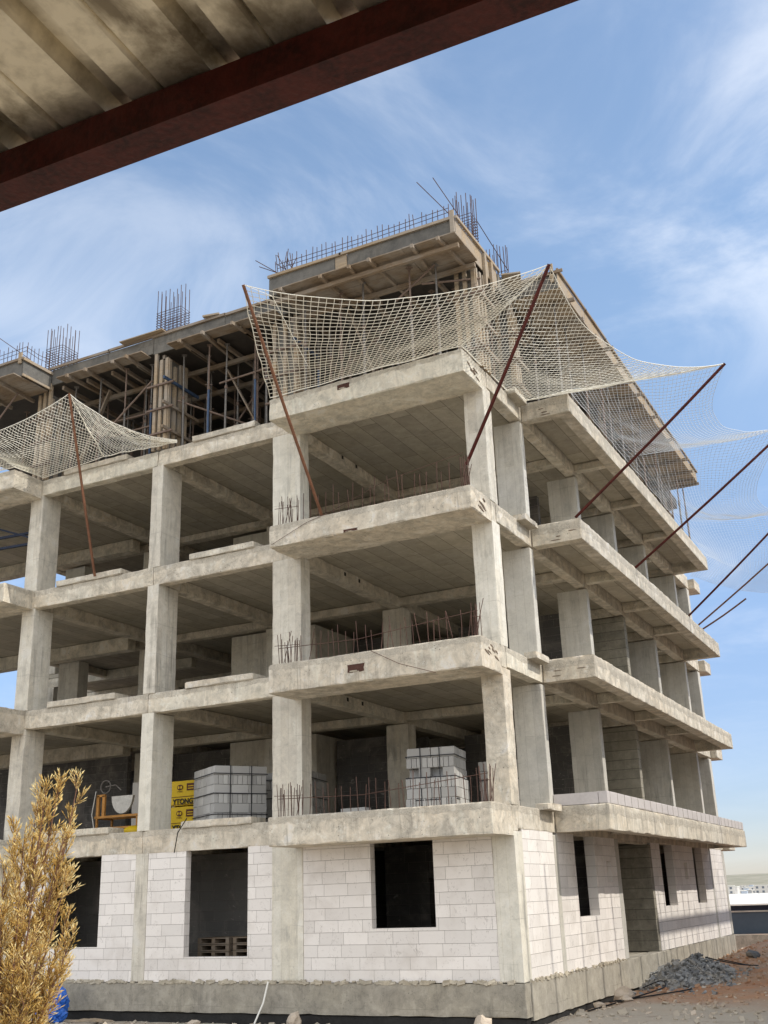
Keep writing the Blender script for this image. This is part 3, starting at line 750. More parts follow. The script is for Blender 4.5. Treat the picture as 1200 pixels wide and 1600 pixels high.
# upstand reinforcement along the front of the roof
def upstand(p, q, z, n, h):
    b = MB(); p = Vector(p); q = Vector(q)
    for i in range(n):
        a = lerp(p, q, (i + rnd(-.2, .2)) / (n - 1)); hh = h * rnd(.85, 1.15)
        b.tube([(a.x, a.y, z), (a.x + rnd(-.03, .03), a.y + rnd(-.03, .03), z + hh)], .010, 5)
    for dz in (.62, .82):
        b.tube([(p.x, p.y + .02, z + h * dz), lerp(p, q, .5) + Vector((0, .02, z + h * dz - .04)), (q.x, q.y + .02, z + h * dz)], .008, 5)
    return b.build('rebar_mat', M['rebar'], B)
upstand((-5.15, -.98, 0), (-.2, -.98, 0), 17.0, 34, .62)
upstand((-18.5, -.98, 0), (-14.0, -.98, 0), 17.0, 30, .66)
upstand((-13.98, -.98, 0), (-13.98, -.1, 0), 17.0, 7, .6)
b = MB()
for i in range(10):
    b.tube([(rnd(-5.2, -4.4), rnd(-1.05, -.8), 16.95), (rnd(-5.25, -4.4), rnd(-1.1, -.8), 17.05 + rnd(.5, .85))], .010, 5)
b.build('rebar_cluster', M['rebar'], B)
for p, q in (((-.2, -.6, 17.4), (-.95, -1.1, 18.45)), ((-.1, -.5, 17.5), (-.55, -1.0, 18.5)), ((-4.9, -.9, 17.05), (-5.75, -1.1, 17.75)), ((-4.8, -.9, 17.05), (-5.7, -1.0, 17.6)), ((-13.9, -.9, 17.1), (-15.6, -1.2, 18.5)), ((-.05, .5, 18.0), (.05, 2.4, 17.5))):
    MB().tube([p, q], .011, 5).build('loose_bar', M['rebar'], B)
# roof slab
M['ply_shade'] = flat('shade_dark_formply', (.06, .052, .045), .4, 1.5, .7, .003)  # plywood darkened to hold the shade under the roof
part('roof_slab', M['ply_shade'], (-20, .03, 16.62, -.02, 12, 17.0), (-9, 12, 16.62, -.02, 21.9, 17.05), cell=2, rough=0, chip=0)
part('roof_slab', M['ply'], (-5.26, -1.10, 16.5, -.02, .03, 16.98), (.0, 2.66, 16.75, 1.26, 19.45, 17.12), (-20.4, -1.10, 16.5, -13.93, .03, 16.98), cell=2, rough=0, chip=0)

# ------------------------------------------------------------------ formwork of the top storey
def F(name, label, cat='formwork', group='timber formwork of the top storey'):
    return empty(name, (0, 0, 0), label, cat, group)
def shelf(parent, x0, x1, y0, y1, z, n, joist_out, mat='timber_old', joist_len=1.6):
    """soffit boards lying on joists that poke out in front"""
    b = MB(); x = x0
    while x < x1 - .05:
        L = min(rnd(1.8, 2.6), x1 - x); yy = y0
        while yy < y1 - .02:
            wv = min(rnd(.2, .26), y1 - yy)
            b.obox((x + L / 2, yy + wv / 2, z + rnd(-.006, .006)), (L - .006, wv - .006, .03), rnd(-.006, .006))
            yy += wv
        x += L
    b.build('soffit_boards', M[mat], parent)
    for i in range(n):
        xx = x0 + (x1 - x0) * (i + .5 + rnd(-.2, .2)) / n
        a = rnd(-.12, .12)
        MB().bar((xx - a * .3, y0 - joist_out * rnd(.5, 1.2), z - .07), (xx + a, y0 + joist_len, z - .07), .075, .10).build('joist', M['timber_old'], parent)
ff = F('roof_edge_formwork', 'weathered plywood edge formwork with soffit boards along the recessed part of the roof front')
x = -13.88; i = 0
while x < -5.35:
    L = min([2.2, 1.7, 2.5, 2.1, 2.4][i % 5], -5.32 - x)
    MB().rbox(x + .003, -.03, 16.60 + rnd(-.02, .02), x + L - .003, 0.02, 17.13 + rnd(-.02, .03), .4, .003, .01).build('fascia_panel', M['ply'], ff)
    MB().obox((x + L / 2, -.06, 17.14 + rnd(-.015, .02)), (L + rnd(-.1, .15), .06, .075), 0, 0, rnd(-.008, .008)).build('top_batten', M['timber_old'], ff)
    x += L; i += 1
shelf(ff, -13.3, -10.1, -.42, .02, 16.56, 4, .1); shelf(ff, -9.2, -5.6, -.42, .02, 16.56, 4, .1)
for i in range(9):
    xx = -13.5 + i * .95
    MB().bar((xx, .1, 16.50), (xx + rnd(-.05, .05), 5.8, 16.50), .08, .12).build('joist', M['timber_old'], ff)
for y in (1.2, 2.6, 4.0, 5.4):
    MB().bar((-13.8, y, 16.38), (-5.5, y, 16.38), .10, .12, ).build('bearer', M['timber_old'], ff)
MB().obox((-10.3, -.16, 17.20), (1.5, .2, .03), .05, 0, -.03).build('loose_board', M['timber'], ff)
MB().obox((-7.9, -.1, 17.22), (.5, .12, .05), .2).build('loose_board', M['timber'], ff)
fb = F('balcony_formwork', 'dark plywood balcony formwork at the roof corner beneath the row of upright bars')
for (a, c) in ((-5.29, -3.3), (-3.3, -2.95), (-2.95, 0.)):
    MB().rbox(a + .003, -1.165, 16.47, c - .003, -1.12, 17.02, .4, .003, .01).build('fascia_panel', M['timber'] if c == -2.95 else M['ply'], fb)
for (a, c) in ((-5.3, -3.1), (-3.15, .02)):
    MB().obox(((a + c) / 2, -1.19, 17.03), (c - a, .06, .075), 0, 0, rnd(-.01, .01)).build('top_batten', M['timber'], fb)
MB().rbox(-5.32, -1.12, 16.47, -5.29, 0, 17.02, .4, .003, .01).build('end_panel', M['ply'], fb)
MB().rbox(0, -1.165, 16.45, .035, 1.5, 17.0, .4, .003, .01).build('end_panel', M['timber'], fb)
MB().obox((.065, .2, 17.03), (.06, 2.8, .075)).build('top_batten', M['timber'], fb)
MB().obox((-.03, -1.2, 16.85), (.10, .06, .75)).build('corner_batten', M['timber'], fb)
for y in (.55, 1.0): MB().obox((.075, y, 16.5), (.07, .12, .9)).build('corner_batten', M['timber'], fb)
shelf(fb, -4.95, .14, -1.50, -.1, 16.40, 6, .08, joist_len=1.9)
for y in (-1.2, -.2): MB().bar((-5.2, y, 16.22), (.1, y, 16.22), .09, .11).build('bearer', M['timber_old'], fb)
for i in range(6):
    xx = -5 + i * .95
    MB().bar((xx, .1, 16.50), (xx, 5.8, 16.50), .08, .12).build('joist', M['timber_old'], fb)
fl = F('balcony_formwork', 'cement grey balcony formwork with a bright end board near the left photo edge')
MB().rbox(-20.3, -1.165, 16.47, -13.93, -1.12, 17.0, .5, .003, .01).build('fascia_panel', M['ply'], fl)
MB().rbox(-13.93, -1.165, 16.47, -13.89, 0, 17.0, .4, .003, .01).build('end_panel', M['ply'], fl)
MB().obox((-17.1, -1.19, 17.02), (6.5, .06, .075)).build('top_batten', M['timber_old'], fl)
MB().obox((-13.86, -.6, 17.0), (.05, 1.2, .09)).build('top_batten', M['timber'], fl)
MB().obox((-13.85, -.6, 16.47), (.05, 1.2, .07)).build('top_batten', M['timber'], fl)
MB().obox((-14.0, -1.2, 17.05), (.12, .05, .35)).build('corner_batten', M['timber'], fl)
shelf(fl, -20, -13.9, -1.5, -.1, 16.40, 6, .08)
fr = F('side_formwork', 'long timber edge formwork of the roof along the side facade above the net')
y = 2.6; i = 0
while y < 19.5:
    L = min([2.4, 2.0, 2.6, 1.8][i % 4], 19.55 - y)
    MB().rbox(1.29, y + .003, 16.72 + rnd(-.02, .02), 1.325, y + L - .003, 17.18 + rnd(-.03, .03), .5, .003, .01).build('fascia_panel', M['timber'], fr)
    MB().obox((1.35, y + L / 2, 17.19 + rnd(-.02, .02)), (.06, L + rnd(-.05, .15), .07), 0, rnd(-.006, .006)).build('top_batten', M['timber_old'], fr)
    x0 = -.2
    b = MB()
    for q in range(7): b.obox((x0 + .11 + q * .225, y + L / 2, 16.66 + rnd(-.006, .006)), (.22, L - .01, .03))
    b.build('soffit_boards', M['timber'], fr)
    for q in range(2):
        yy = y + L * (q + .5) / 2
        MB().bar((-.3, yy, 16.59), (1.29 + rnd(.1, .4), yy + rnd(-.05, .05), 16.59), .075, .10).build('joist', M['timber_old'], fr)
    y += L; i += 1
MB().rbox(-.02, 2.58, 16.66, 1.325, 2.62, 17.15, .4, .003, .01).build('end_panel', M['ply'], fr)
MB().obox((.75, 2.54, 17.12), (1.5, .05, .08), 0, 0, -.01).build('top_batten', M['timber_old'], fr)
MB().obox((1.2, 2.54, 17.12), (.09, .05, .55)).build('corner_batten', M['timber'], fr)
MB().rbox(.0, 1.55, 16.45, .04, 2.55, 16.95, .4, .003, .01).build('end_panel', M['ply'], fr)
MB().obox((.2, 2.2, 16.98), (.5, .9, .04), .3).build('loose_board', M['timber'], fr)
# column shutters
def shutter(x0, x1, y0, y1, z0, z1, label, sides=('f', 'r', 'l'), blue=False):
    t = empty('column_shutter', ((x0 + x1) / 2, (y0 + y1) / 2, z0), label, 'formwork', 'column formwork of the top storey')
    def P(b, name, mat): return at(t, b, name, mat)
    P(MB().box(x0, y0, z0, x1, y1, z1 - .1), 'shutter_panel', M['ply'])
    def bd(x, y, ww, dd, h0, h1): P(MB().obox((x, y, (h0 + h1) / 2), (ww, dd, h1 - h0), 0, 0, rnd(-.004, .004)), 'upright_board', M['timber'])
    n = max(2, int((x1 - x0) / .22))
    for i in range(n + 1):
        bd(x0 + (x1 - x0) * i / n, y0 - .045, .10, .08, z0 + .02, z1 + rnd(-.15, .25))
    m = max(2, int((y1 - y0) / .24))
    for i in range(m + 1):
        bd(x1 + .045, y0 + (y1 - y0) * i / m, .08, .10, z0 + .02, z1 + rnd(-.3, .1))
    for z in (z0 + .5, z0 + 1.25, z0 + 2.0):
        P(MB().bar((x0 - .25, y0 - .12, z), (x1 + .3, y0 - .12, z), .05, .05), 'clamp', M['prop_rust'])
        P(MB().bar((x1 + .13, y0 - .35, z + .07), (x1 + .13, y1 + .5, z + .07), .06, .08), 'clamp', M['prop_blue'] if blue and z > z0 + 1.9 else M['timber_old'])
    return t
z13 = T[3]
shutter(-9.87, -9.48, .06, .8, z13, 16.45, 'column formwork of pale upright boards with clamps above the second column from the left', blue=True)
shutter(-14.3, -13.9, .06, .75, z13, 16.45, 'column formwork of pale boards behind the diamond net at left')
shutter(-5.85, -5.2, .06, .5, z13, 16.45, 'column formwork with blue clamp behind the left edge of the square mesh net', blue=True)
shutter(-.5, -.05, .06, .5, z13, 16.4, 'tall column formwork under the corner of the balcony formwork')
shutter(-.7, -.05, 2.5, 2.8, z13, 16.5, 'column formwork behind the net next to the roof corner gap')
for q, (a, c) in enumerate(((7.0, 7.3), (10.8, 11.1), (14.7, 15.0), (19.2, 19.5))):
    shutter(-.8, -.05, a, c, z13 + .1, 16.55, 'narrow column formwork under the side roof edge, %s from the near corner' % ['first', 'second', 'third', 'last'][q])
# telescopic steel props
def make_prop(h, m1, m2):
    e = empty('steel_prop', (0, 0, 0))
    hm = h * .56
    MB().lathe((0, 0, 0), [(.032, .01), (.032, hm)], 10).build('outer_tube', M[m1], e)
    MB().lathe((0, 0, 0), [(.024, hm), (.024, h - .01)], 10).build('inner_tube', M[m2], e)
    c = MB().lathe((0, 0, 0), [(.042, hm - .10), (.046, hm - .08), (.046, hm - .02), (.042, hm)], 10); c.bar((-.10, .0, hm + .06), (.10, 0, hm + .06), .016, .016)
    c.build('collar', M['prop_rust'], e)
    MB().box(-.07, -.07, 0, .07, .07, .01).build('base_plate', M[m1], e)
    MB().box(-.07, -.07, h - .01, .07, .07, h).build('head_plate', M[m2], e)
    return e
protos = {}
def prop(x, y, z0, z1, label, group, kinds=('prop', 'prop_blue', 'prop_rust')):
    a = random.choice(('prop', 'prop', 'prop', 'prop_rust', 'prop_rust', 'prop_blue')); bb = random.choice(('prop', 'prop_rust'))
    key = (a, bb, round(z1 - z0, 2))
    if key not in protos:
        o = protos[key] = make_prop(z1 - z0, a, bb)
    else: o = copy_tree(protos[key])
    o.location = (x, y, z0); o.rotation_euler = (rnd(-.012, .012), rnd(-.012, .012), rnd(0, 3))
    tag(o, label, 'prop', group)
for x in (-13.1, -12.2, -11.3, -10.4):
    for y in (.25, 1.5, 2.9, 4.3):
        prop(x + rnd(-.25, .25), y + rnd(-.15, .15), z13, 16.46, 'steel prop standing in the left bay under the roof soffit boards', 'steel props under the roof formwork')
for x in (-8.9, -8.2, -7.5, -6.8, -6.2):
    for y in (.22, 1.4, 2.7, 4.2):
        prop(x + rnd(-.2, .2), y + rnd(-.15, .15), z13, 16.46, 'steel prop standing in the bay between upright board formwork and the net', 'steel props under the roof formwork')
for x in (-4.6, -3.6, -2.6, -1.6, -.6):
    for y in (-.7, .6, 2.2, 3.8):
        prop(x + rnd(-.25, .25), y + rnd(-.15, .15), z13, 16.30, 'steel prop behind the square mesh net under the balcony formwork', 'steel props under the roof formwork')
for i in range(13):
    yy = 3.2 + i * 1.28
    prop(.95 + rnd(-.1, .1), yy, z13 + .09, 16.55, 'steel prop on the side balcony edge behind the net', 'steel props under the roof formwork')
    prop(.15 + rnd(-.1, .1), yy + .4, z13 + .09, 16.55, 'steel prop on the side balcony behind the net, set back from the edge', 'steel props under the roof formwork')
for i in range(46):
    x = rnd(-13.4, -.5); y = rnd(.3, 5.4)
    if abs(x + 9.68) < .5 or abs(x + 5.5) < .5: continue
    prop(x, y, z13, 16.46, 'steel prop among the crowded row deep under the roof formwork', 'steel props under the roof formwork')
for x in (-18, -16.6, -15.2):
    for y in (-.7, .5, 1.8):
        prop(x + rnd(-.2, .2), y, z13, 16.30, 'steel prop under the balcony formwork at the left photo edge', 'steel props under the roof formwork')
def brace(p, q, label):
    tag(MB().tube([p, q], .028, 8).build('brace_tube', M['prop_rust']), label, 'brace')
brace((-12.0, -.05, 14.2), (-9.95, -.05, 15.75), 'slanted brace tube rising to the upright board formwork from the left')
brace((-9.3, .3, 15.1), (-6.3, 1.4, 13.65), 'slanted brace tube falling from the upright boards towards the right')
brace((-7.9, .35, 15.3), (-5.6, .3, 15.35), 'horizontal brace tube clamped across props left of the square mesh net')
brace((-11.9, .4, 14.6), (-10.1, .4, 14.6), 'horizontal brace tube behind the slanted one in the left bay')
brace((-1.9, -.6, 15.6), (-.8, -.6, 16.3), 'slanted brace tube under the corner balcony formwork')
brace((-1.2, -.55, 15.9), (.1, .1, 16.0), 'nearly level tube clamped to the corner column formwork')
brace((-13.2, .6, 15.2), (-10.3, .9, 15.3), 'level tube clamped across props deep in the left bay')
brace((-8.9, 1.6, 13.8), (-7.2, 1.9, 16.2), 'steep brace tube deep between the upright boards and the net')
brace((-4.8, .5, 14.2), (-2.4, .6, 15.9), 'slanted brace tube behind the middle of the square mesh net')
brace((-15.4, -.9, 15.0), (-14.5, -.7, 16.25), 'slanted brace tube at the left photo edge under balcony formwork')
brace((-14.6, -.15, 15.45), (-13.2, -.2, 15.75), 'level pair of tubes clamped across boards above the diamond net')
tag(MB().obox((-12.6, 0.5, 14.9), (2.9, .14, .04), 0.2, 0, -1.2).build('leaning_plank', M['timber_old']), 'plank leaning steeply among props in the left bay', 'plank')
tag(MB().obox((-7.4, 0.9, 14.8), (2.6, .14, .04), 0.1, 0, 1.1).build('leaning_plank', M['timber_old']), 'plank leaning among props right of the upright boards', 'plank')
tag(MB().obox((-3.2, 0.2, 14.9), (2.8, .14, .04), 0.1, 0, 1.25).build('leaning_plank', M['timber_old']), 'plank leaning behind the square mesh net', 'plank')
for x0_, x1_ in ((-13.6, -10.9), (-8.9, -6.1), (-4.9, -1.0)):  # dark sheets added to deepen the shade of each bay
    tag(MB().box(x0_, 4.6, z13, x1_, 4.64, 16.3).build('shade_screen', M['ply_shade']), {-13.6: 'dark sheet added to deepen the shade in the left bay of the top storey', -8.9: 'dark sheet added to deepen the shade between the upright boards and the square mesh net', -4.9: 'dark sheet added to deepen the shade behind the square mesh net'}[x0_], 'screen')
# dark sheeting added across the back to deepen the storey's shade
tag(MB().box(-14, 6.2, z13, -.3, 6.25, 16.4).build('shade_screen', M['ply_shade']), 'dark sheeting added to deepen the shade behind the props of the top storey', 'screen')

# ------------------------------------------------------------------ poles and safety nets
def pole(p, q, r, mat, label):
    p = Vector(p); q = Vector(q); mb = MB()
    m = lerp(p, q, .5) + Vector((0, 0, -.03))
    mb.tube([p, lerp(p, q, .25) + Vector((0, 0, -.02)), m, lerp(p, q, .75) + Vector((0, 0, -.02)), q], r, 10)
    tag(mb.build('net_pole', M[mat], smooth=False), label, 'pole', 'poles holding the safety nets')
tP1 = (-3.93, -4.27, 14.76); tP2 = (2.34, -1.5, 14.79); tP3 = (5.2, 2.49, 13.34); tP4 = (5.95, 7.84, 13.60); tP5 = (5.0, 14.62, 13.36); tP6 = (4.9, 16.15, 12.82); tP7 = (2.88, 16.84, 11.15); tPL = (-11.58, -1.59, 15.11)
pole((-3.86, -1.0, 10.16), tP1, .038, 'rust', 'rust brown pole leaning out at the left edge of the square mesh net')
pole((-.42, -.3, 11.0), tP2, .042, 'redsteel', 'dark red pole leaning out from the corner column over the net')
pole((1.15, 2.7, 10.3), tP3, .036, 'redsteel', 'long dark pole from the near corner of the side balcony')
pole((1.2, 7.84, 10.25), tP4, .036, 'redsteel', 'dark pole crossing the underside of the topmost side balcony')
pole((1.2, 14.62, 10.25), tP5, .036, 'redsteel', 'dark pole sticking out over the sky, uppermost of the three short looking ones')
pole((1.2, 16.15, 10.25), tP6, .030, 'rust', 'thin pole sticking out over the sky between two others')
pole((1.2, 16.84, 10.25), tP7, .030, 'rust', 'shortest pole, lowest of those sticking out over the sky')
pole((-11.6, -.12, 10.2), tPL, .036, 'rust', 'rust brown pole standing in front of the diamond net at left')

def polyc(pts):
    pts = [Vector(p) for p in pts]; L = [0]
    for a, c in zip(pts, pts[1:]): L.append(L[-1] + (c - a).length)
    def f(u):
        d = u * L[-1]
        for i in range(len(pts) - 1):
            if d <= L[i + 1] + 1e-9: return lerp(pts[i], pts[i + 1], (d - L[i]) / max(1e-9, L[i + 1] - L[i]))
        return pts[-1]
    return f
def rope(p, q, sag, pull=(0, 0, 0)):
    p = Vector(p); q = Vector(q); pull = Vector(pull)
    return lambda u: lerp(p, q, u) + (Vector((0, 0, -sag)) + pull) * (4 * u * (1 - u))
def net(label, inner, outer, nu, nv, belly, mat='net', diamond=False, r=.0105, res=3):
    def P(u, v):
        p = lerp(inner(u), outer(u), v)
        s = math.sin(math.pi * min(1, max(0, u))) * .6 + .4
        p = p + Vector(belly) * (3.2 * v * v * (1 - v) + 1.6 * v * (1 - v)) * s
        p.z += .05 * noise.noise(Vector((u * 6, v * 6, nu)))
        p.x += .04 * noise.noise(Vector((u * 5, v * 7, nu + 3)))
        return p
    b = MB()
    if not diamond:
        for i in range(nu + 1):
            b.tube([P(i / nu, j / (nv)) for j in range(0, nv + 1)], r, 3, False)
        for j in range(nv + 1):
            b.tube([P(i / nu, j / nv) for i in range(0, nu + 1)], r, 3, False)
    else:
        # zig-zag threads: alternating rows make diamonds
        for j in range(nv):
            for ph in (0, 1):
                b.tube([P(min(1, (i + (.0)) / nu), min(1, (j + ((i + ph) % 2)) / nv)) for i in range(nu + 1)], r, 3, False)
    b.tube([P(i / (nu), 1) for i in range(nu + 1)], r * 1.15, 4, False)
    b.tube([P(i / (nu), 0) for i in range(nu + 1)], r * 1.5, 4, False)
    for u in (0, 1): b.tube([P(u, j / nv) for j in range(nv + 1)], r * 1.2, 4, False)
    tag(b.build('safety_net', M[mat]), label, 'net', 'safety nets hung around the top storey')
zE = z13 + .03
net('white square mesh safety net hung across the front balcony at the roof corner', polyc([(-5.25, -1.15, zE), (-.02, -1.15, zE)]), rope(tP1, tP2, .62), 40, 27, (0, -.1, -.25), r=.0085)
net('white net panel sweeping round the building corner under two dark poles', polyc([(-.02, -1.15, zE), (.03, 2.5, zE + .05), (1.31, 2.62, zE + .12)]), rope(tP2, tP3, .75, (-.6, 0, 0)), 46, 17, (0, 0, -.15), diamond=True, r=.0085)
net('pale net panel stretched out from the side balcony below the longest dark pole', polyc([(1.31, 2.62, zE + .12), (1.31, 7.84, zE + .12)]), rope(tP3, tP4, .5, (-1.05, 0, 0)), 44, 38, (0, 0, -.3), mat='net_far', r=.0046)
net('faint white net panel seen against the sky beyond the second dark pole', polyc([(1.31, 7.84, zE + .12), (1.31, 14.62, zE + .12)]), rope(tP4, tP5, .5, (-1.05, 0, 0)), 54, 36, (0, 0, -.4), mat='net_far', r=.004)
net('faint lowest net panel hanging over the sky at the far end of the side', polyc([(1.31, 14.62, zE + .1), (1.31, 19.4, zE + .1), (.2, 21.6, zE)]), polyc([tP5, tP6, (3.6, 19.5, 11.9)]), 52, 36, (0, 0, -.6), mat='net_far', r=.004)
net('white diamond mesh net hung left of its rust brown pole', polyc([(-18.2, -1.16, zE), (-13.88, -1.16, zE), (-13.86, -.06, zE + .02), (-11.58, -.06, zE + .2)]), rope((-18.2, -2.7, 15.1), tPL, .85), 66, 16, (0, -.05, -.12), diamond=True, r=.0085)
net('small triangle of white diamond mesh net right of its rust brown pole', polyc([(-11.58, -.06, zE + .2), (-9.0, -.05, zE + .05)]), rope(tPL, (-9.0, -.05, zE + .12), .3), 24, 12, (0, -.05, -.04), diamond=True, r=.0085)
tag(MB().tube([tP1, (-3.4, -3.9, 14.5), (-3.9, -1.5, 13.9)], .006, 5).build('net_rope', M['net']), 'thin white rope from the left pole tip down to the net', 'rope')

# ------------------------------------------------------------------ things standing on the first floor slab
def block_stack(name, c, rz, nx, nd, layers, label, z0, gap=-1, step=()):
    e = empty(name, (c[0], c[1], z0), label, 'block stack', 'strapped stacks of building blocks', rz)
    protom = {}
    def blk(dx, dy, dz):
        key = (round(dx, 3), round(dy, 3), round(dz, 3))
        if key not in protom:
            protom[key] = MB().rbox(-dx / 2, -dy / 2, 0, dx / 2, dy / 2, dz, .5, .002, .006, .012).mesh('block', M['sblock'])
        return protom[key]
    W = nx; D = nd; z = .12
    for l in range(layers):
        if l in step: W = nx * .95; D = nd * .96
        inset = .06 if l in (0, 1) and layers > 5 and False else 0
        ins = rnd(-.015, .015)
        if l % 2 == 0:   # soldier rows: thin blocks on edge across the front, stretchers on the sides
            n = int(round(W / .125)); bw = W / n
            for i in range(n):
                for y, dd in ((-D / 2 + .15, .30), ):
                    o = bpy.data.objects.new('block', blk(bw - .006, dd, .225)); COL.objects.link(o); o.parent = e
                    o.location = (-W / 2 + bw * (i + .5) + ins, y + rnd(-.012, .012), z)
            m = int(round((D - .3) / .26)); bd = (D - .3) / m
            for j in range(m):
                for s_ in (-1, 1):
                    o = bpy.data.objects.new('block', blk(.30, bd - .006, .225)); COL.objects.link(o); o.parent = e
                    o.location = (s_ * (W / 2 - .15) + rnd(-.01, .01), -D / 2 + .30 + bd * (j + .5), z)
        else:
            n = max(2, int(round(W / (.5 if l != gap else .3)))); bw = W / n
            for i in range(n):
                if l == gap and i % 2 == 0: continue
                o = bpy.data.objects.new('block', blk(bw - .008, .25, .225)); COL.objects.link(o); o.parent = e
                o.location = (-W / 2 + bw * (i + .5) + ins, -D / 2 + .125 + rnd(-.012, .012), z)
            m = max(2, int(round((D - .25) / .26))); bd = (D - .25) / m
            for j in range(m):
                for s_ in (-1, 1):
                    o = bpy.data.objects.new('block', blk(.25, bd - .006, .225)); COL.objects.link(o); o.parent = e
                    o.location = (s_ * (W / 2 - .125) + rnd(-.01, .01), -D / 2 + .25 + bd * (j + .5), z)
        z += .227
    MB().box(-W / 2 + .28, -D / 2 + .29, .12, W / 2 - .28, D / 2 - .02, z - .01).build('block_core', M['ablock'], e)
    pl = MB()
    for y in (-D / 2 + .1, 0, D / 2 - .1): pl.box(-W / 2, y - .05, 0, W / 2, y + .05, .1)
    pl.box(-W / 2, -D / 2, .1, W / 2, D / 2, .118)
    pl.build('pallet', M['timber_old'], e)
    for h in (.30, .80, 1.28):
        s = MB(); q = .022
        if h > z - .1: continue
        s.box(-W / 2 - q, -D / 2 - q, h, W / 2 + q, -D / 2 - q + .006, h + .022); s.box(W / 2 + q - .006, -D / 2 - q, h, W / 2 + q, D / 2 + q, h + .022); s.box(-W / 2 - q, -D / 2 - q, h, -W / 2 - q + .006, D / 2 + q, h + .022)
        s.build('strap', M['strap'], e)
    for t in (-.2, .2):
        s = MB(); s.box(t * W - .011, -D / 2 - .026, .1, t * W + .011, -D / 2 - .021, z + .006); s.box(t * W - .011, -D / 2 - .026, z + .004, t * W + .011, D / 2, z + .009)
        s.build('strap', M['strap'], e)
    return e
zf = T[0]
block_stack('block_stack', (-8.2, 1.55), R(56), 1.4, 1.5, 6, 'pale block stack with black straps turned cornerwise beside the yellow packs', zf)
block_stack('block_stack', (-7.6, 3.7), R(12), 1.4, 1.3, 6, 'shaded grey block stack half hidden behind the pale strapped one', zf)
block_stack('block_stack', (-2.47, 1.75), R(10), 1.2, 1.24, 6, 'grey block stack behind the row of rusty bars at the corner bay', zf, gap=3, step=(3, 4, 5))
block_stack('block_stack', (-1.45, 3.4), R(8), 1.0, 1.0, 5, 'dim block stack behind the one at the corner bay', zf)
tag(MB().rbox(-5.6 + 1.0, .9, zf, -3.95, 1.2, zf + .24, .4, .002, .006, .012).build('loose_block', M['sblock']), 'single pale block lying on the floor behind rusty bars', 'block')
# printed yellow packs
def text_mesh(body, size, mat, parent, loc, rot, bold=.0):
    cu = bpy.data.curves.new('lettering', 'FONT'); cu.body = body; cu.size = size; cu.extrude = .002; cu.offset = bold; cu.align_x = 'CENTER'
    to = bpy.data.objects.new('lettering_source', cu); COL.objects.link(to)
    dg = bpy.context.evaluated_depsgraph_get(); me = bpy.data.meshes.new_from_object(to.evaluated_get(dg))
    bpy.data.objects.remove(to); me.materials.clear(); me.materials.append(mat)
    o = bpy.data.objects.new('lettering', me); COL.objects.link(o); o.parent = parent; o.location = loc; o.rotation_euler = rot
    return o
def disc(x, y, z, rx, rz_, th, n=20):
    vs = [(x + rx * math.cos(2 * math.pi * i / n), y, z + rz_ * math.sin(2 * math.pi * i / n)) for i in range(n)]
    vs += [(a, y + th, c) for a, _, c in vs]
    b = MB(); b.add(vs, [tuple(range(n)), tuple(range(2 * n - 1, n - 1, -1))] + [(i, i + n, (i + 1) % n + n, (i + 1) % n) for i in range(n)]); return b
for q, z in enumerate((zf + .02, zf + .68)):
    e = empty('yellow_pack', (-9.71, 1.62, z), ['yellow printed pack resting on the floor, lower of the two', 'yellow printed pack stacked on top of another one'][q], 'pack', 'yellow printed packs')
    MB().rbox(-.47, 0, 0, .47, .9, .645, .12, .008, .012, .02).build('wrap', M['yellow'], e)
    text_mesh('YTONG', .185, M['ink'], e, (-.01, -.012, .05), (R(90), 0, 0), .006)
    for zz in (.028, .225): MB().box(-.38, -.011, zz, .42, -.006, zz + .012).build('print_line', M['redink'], e)
    d = disc(-.12, -.012, .47, .095, .07, .006); d.build('print_oval', M['redink'], e)
    for s_ in (-.042, .042): disc(-.12 + s_, -.015, .47, .03, .036, .003).build('print_dot', M['yellow'], e)
    text_mesh('YTONG', .05, M['redink'], e, (-.12, -.012, .345), (R(90), 0, 0))
    MB().box(.10, -.012, .38, .36, -.005, .56).build('print_panel', M['redink'], e)
    for zz in (.42, .48): MB().box(.14, -.0145, zz, .32, -.012, zz + .022).build('print_line', M['yellow'], e)
# block saw: orange frame, half round guard, wheel
e = empty('block_saw', (-11.7, 1.3, zf), 'orange framed block cutting saw with a pale half round guard', 'saw')
fr_ = MB()
for x, y in ((-.62, 0), (.75, 0), (-.62, .6), (.75, .6)): fr_.bar((x, y, 0), (x, y, .50), .05, .05)
for z in (.22, .52):
    for y in (0, .6): fr_.bar((-.70, y, z), (.80, y, z), .05, .06)
for x in (-.62, .75): fr_.bar((x, 0, .5), (x, .6, .5), .05, .05)
fr_.build('frame', M['orange'], e)
up = MB()
for x in (-.62, -.42): up.bar((x, .02, .5), (x, .02, 1.08), .09, .06)
up.bar((-.66, .02, 1.08), (-.38, .02, 1.08), .06, .06)
up.build('blade_arm', M['orange'], e)
g = MB(); n = 18
ps = [(.36 * math.cos(math.pi + math.pi * i / n), .46 * math.sin(math.pi + math.pi * i / n)) for i in range(n + 1)]
vs = [(.12 + a, y, 1.05 + c) for y in (.1, .18) for a, c in ps]
g.add(vs, [tuple(range(n + 1)), tuple(range(2 * n + 1, n, -1))] + [(i, i + n + 1, i + n + 2, i + 1) for i in range(n)] + [(0, n, 2 * n + 1, n + 1)])
g.build('guard', M['greysteel'], e)
hb = MB(); ring = [(-.55 + .17 * math.cos(t * math.pi / 8), .2, 1.33 + .17 * math.sin(t * math.pi / 8)) for t in range(17)]
hb.tube(ring, .018, 6); hb.build('hand_wheel', M['prop'], e)
MB().tube([(-.55, .2, 1.33), (-.2, .2, 1.36), (.0, .2, 1.2)], .02, 6).build('handle', M['prop'], e)
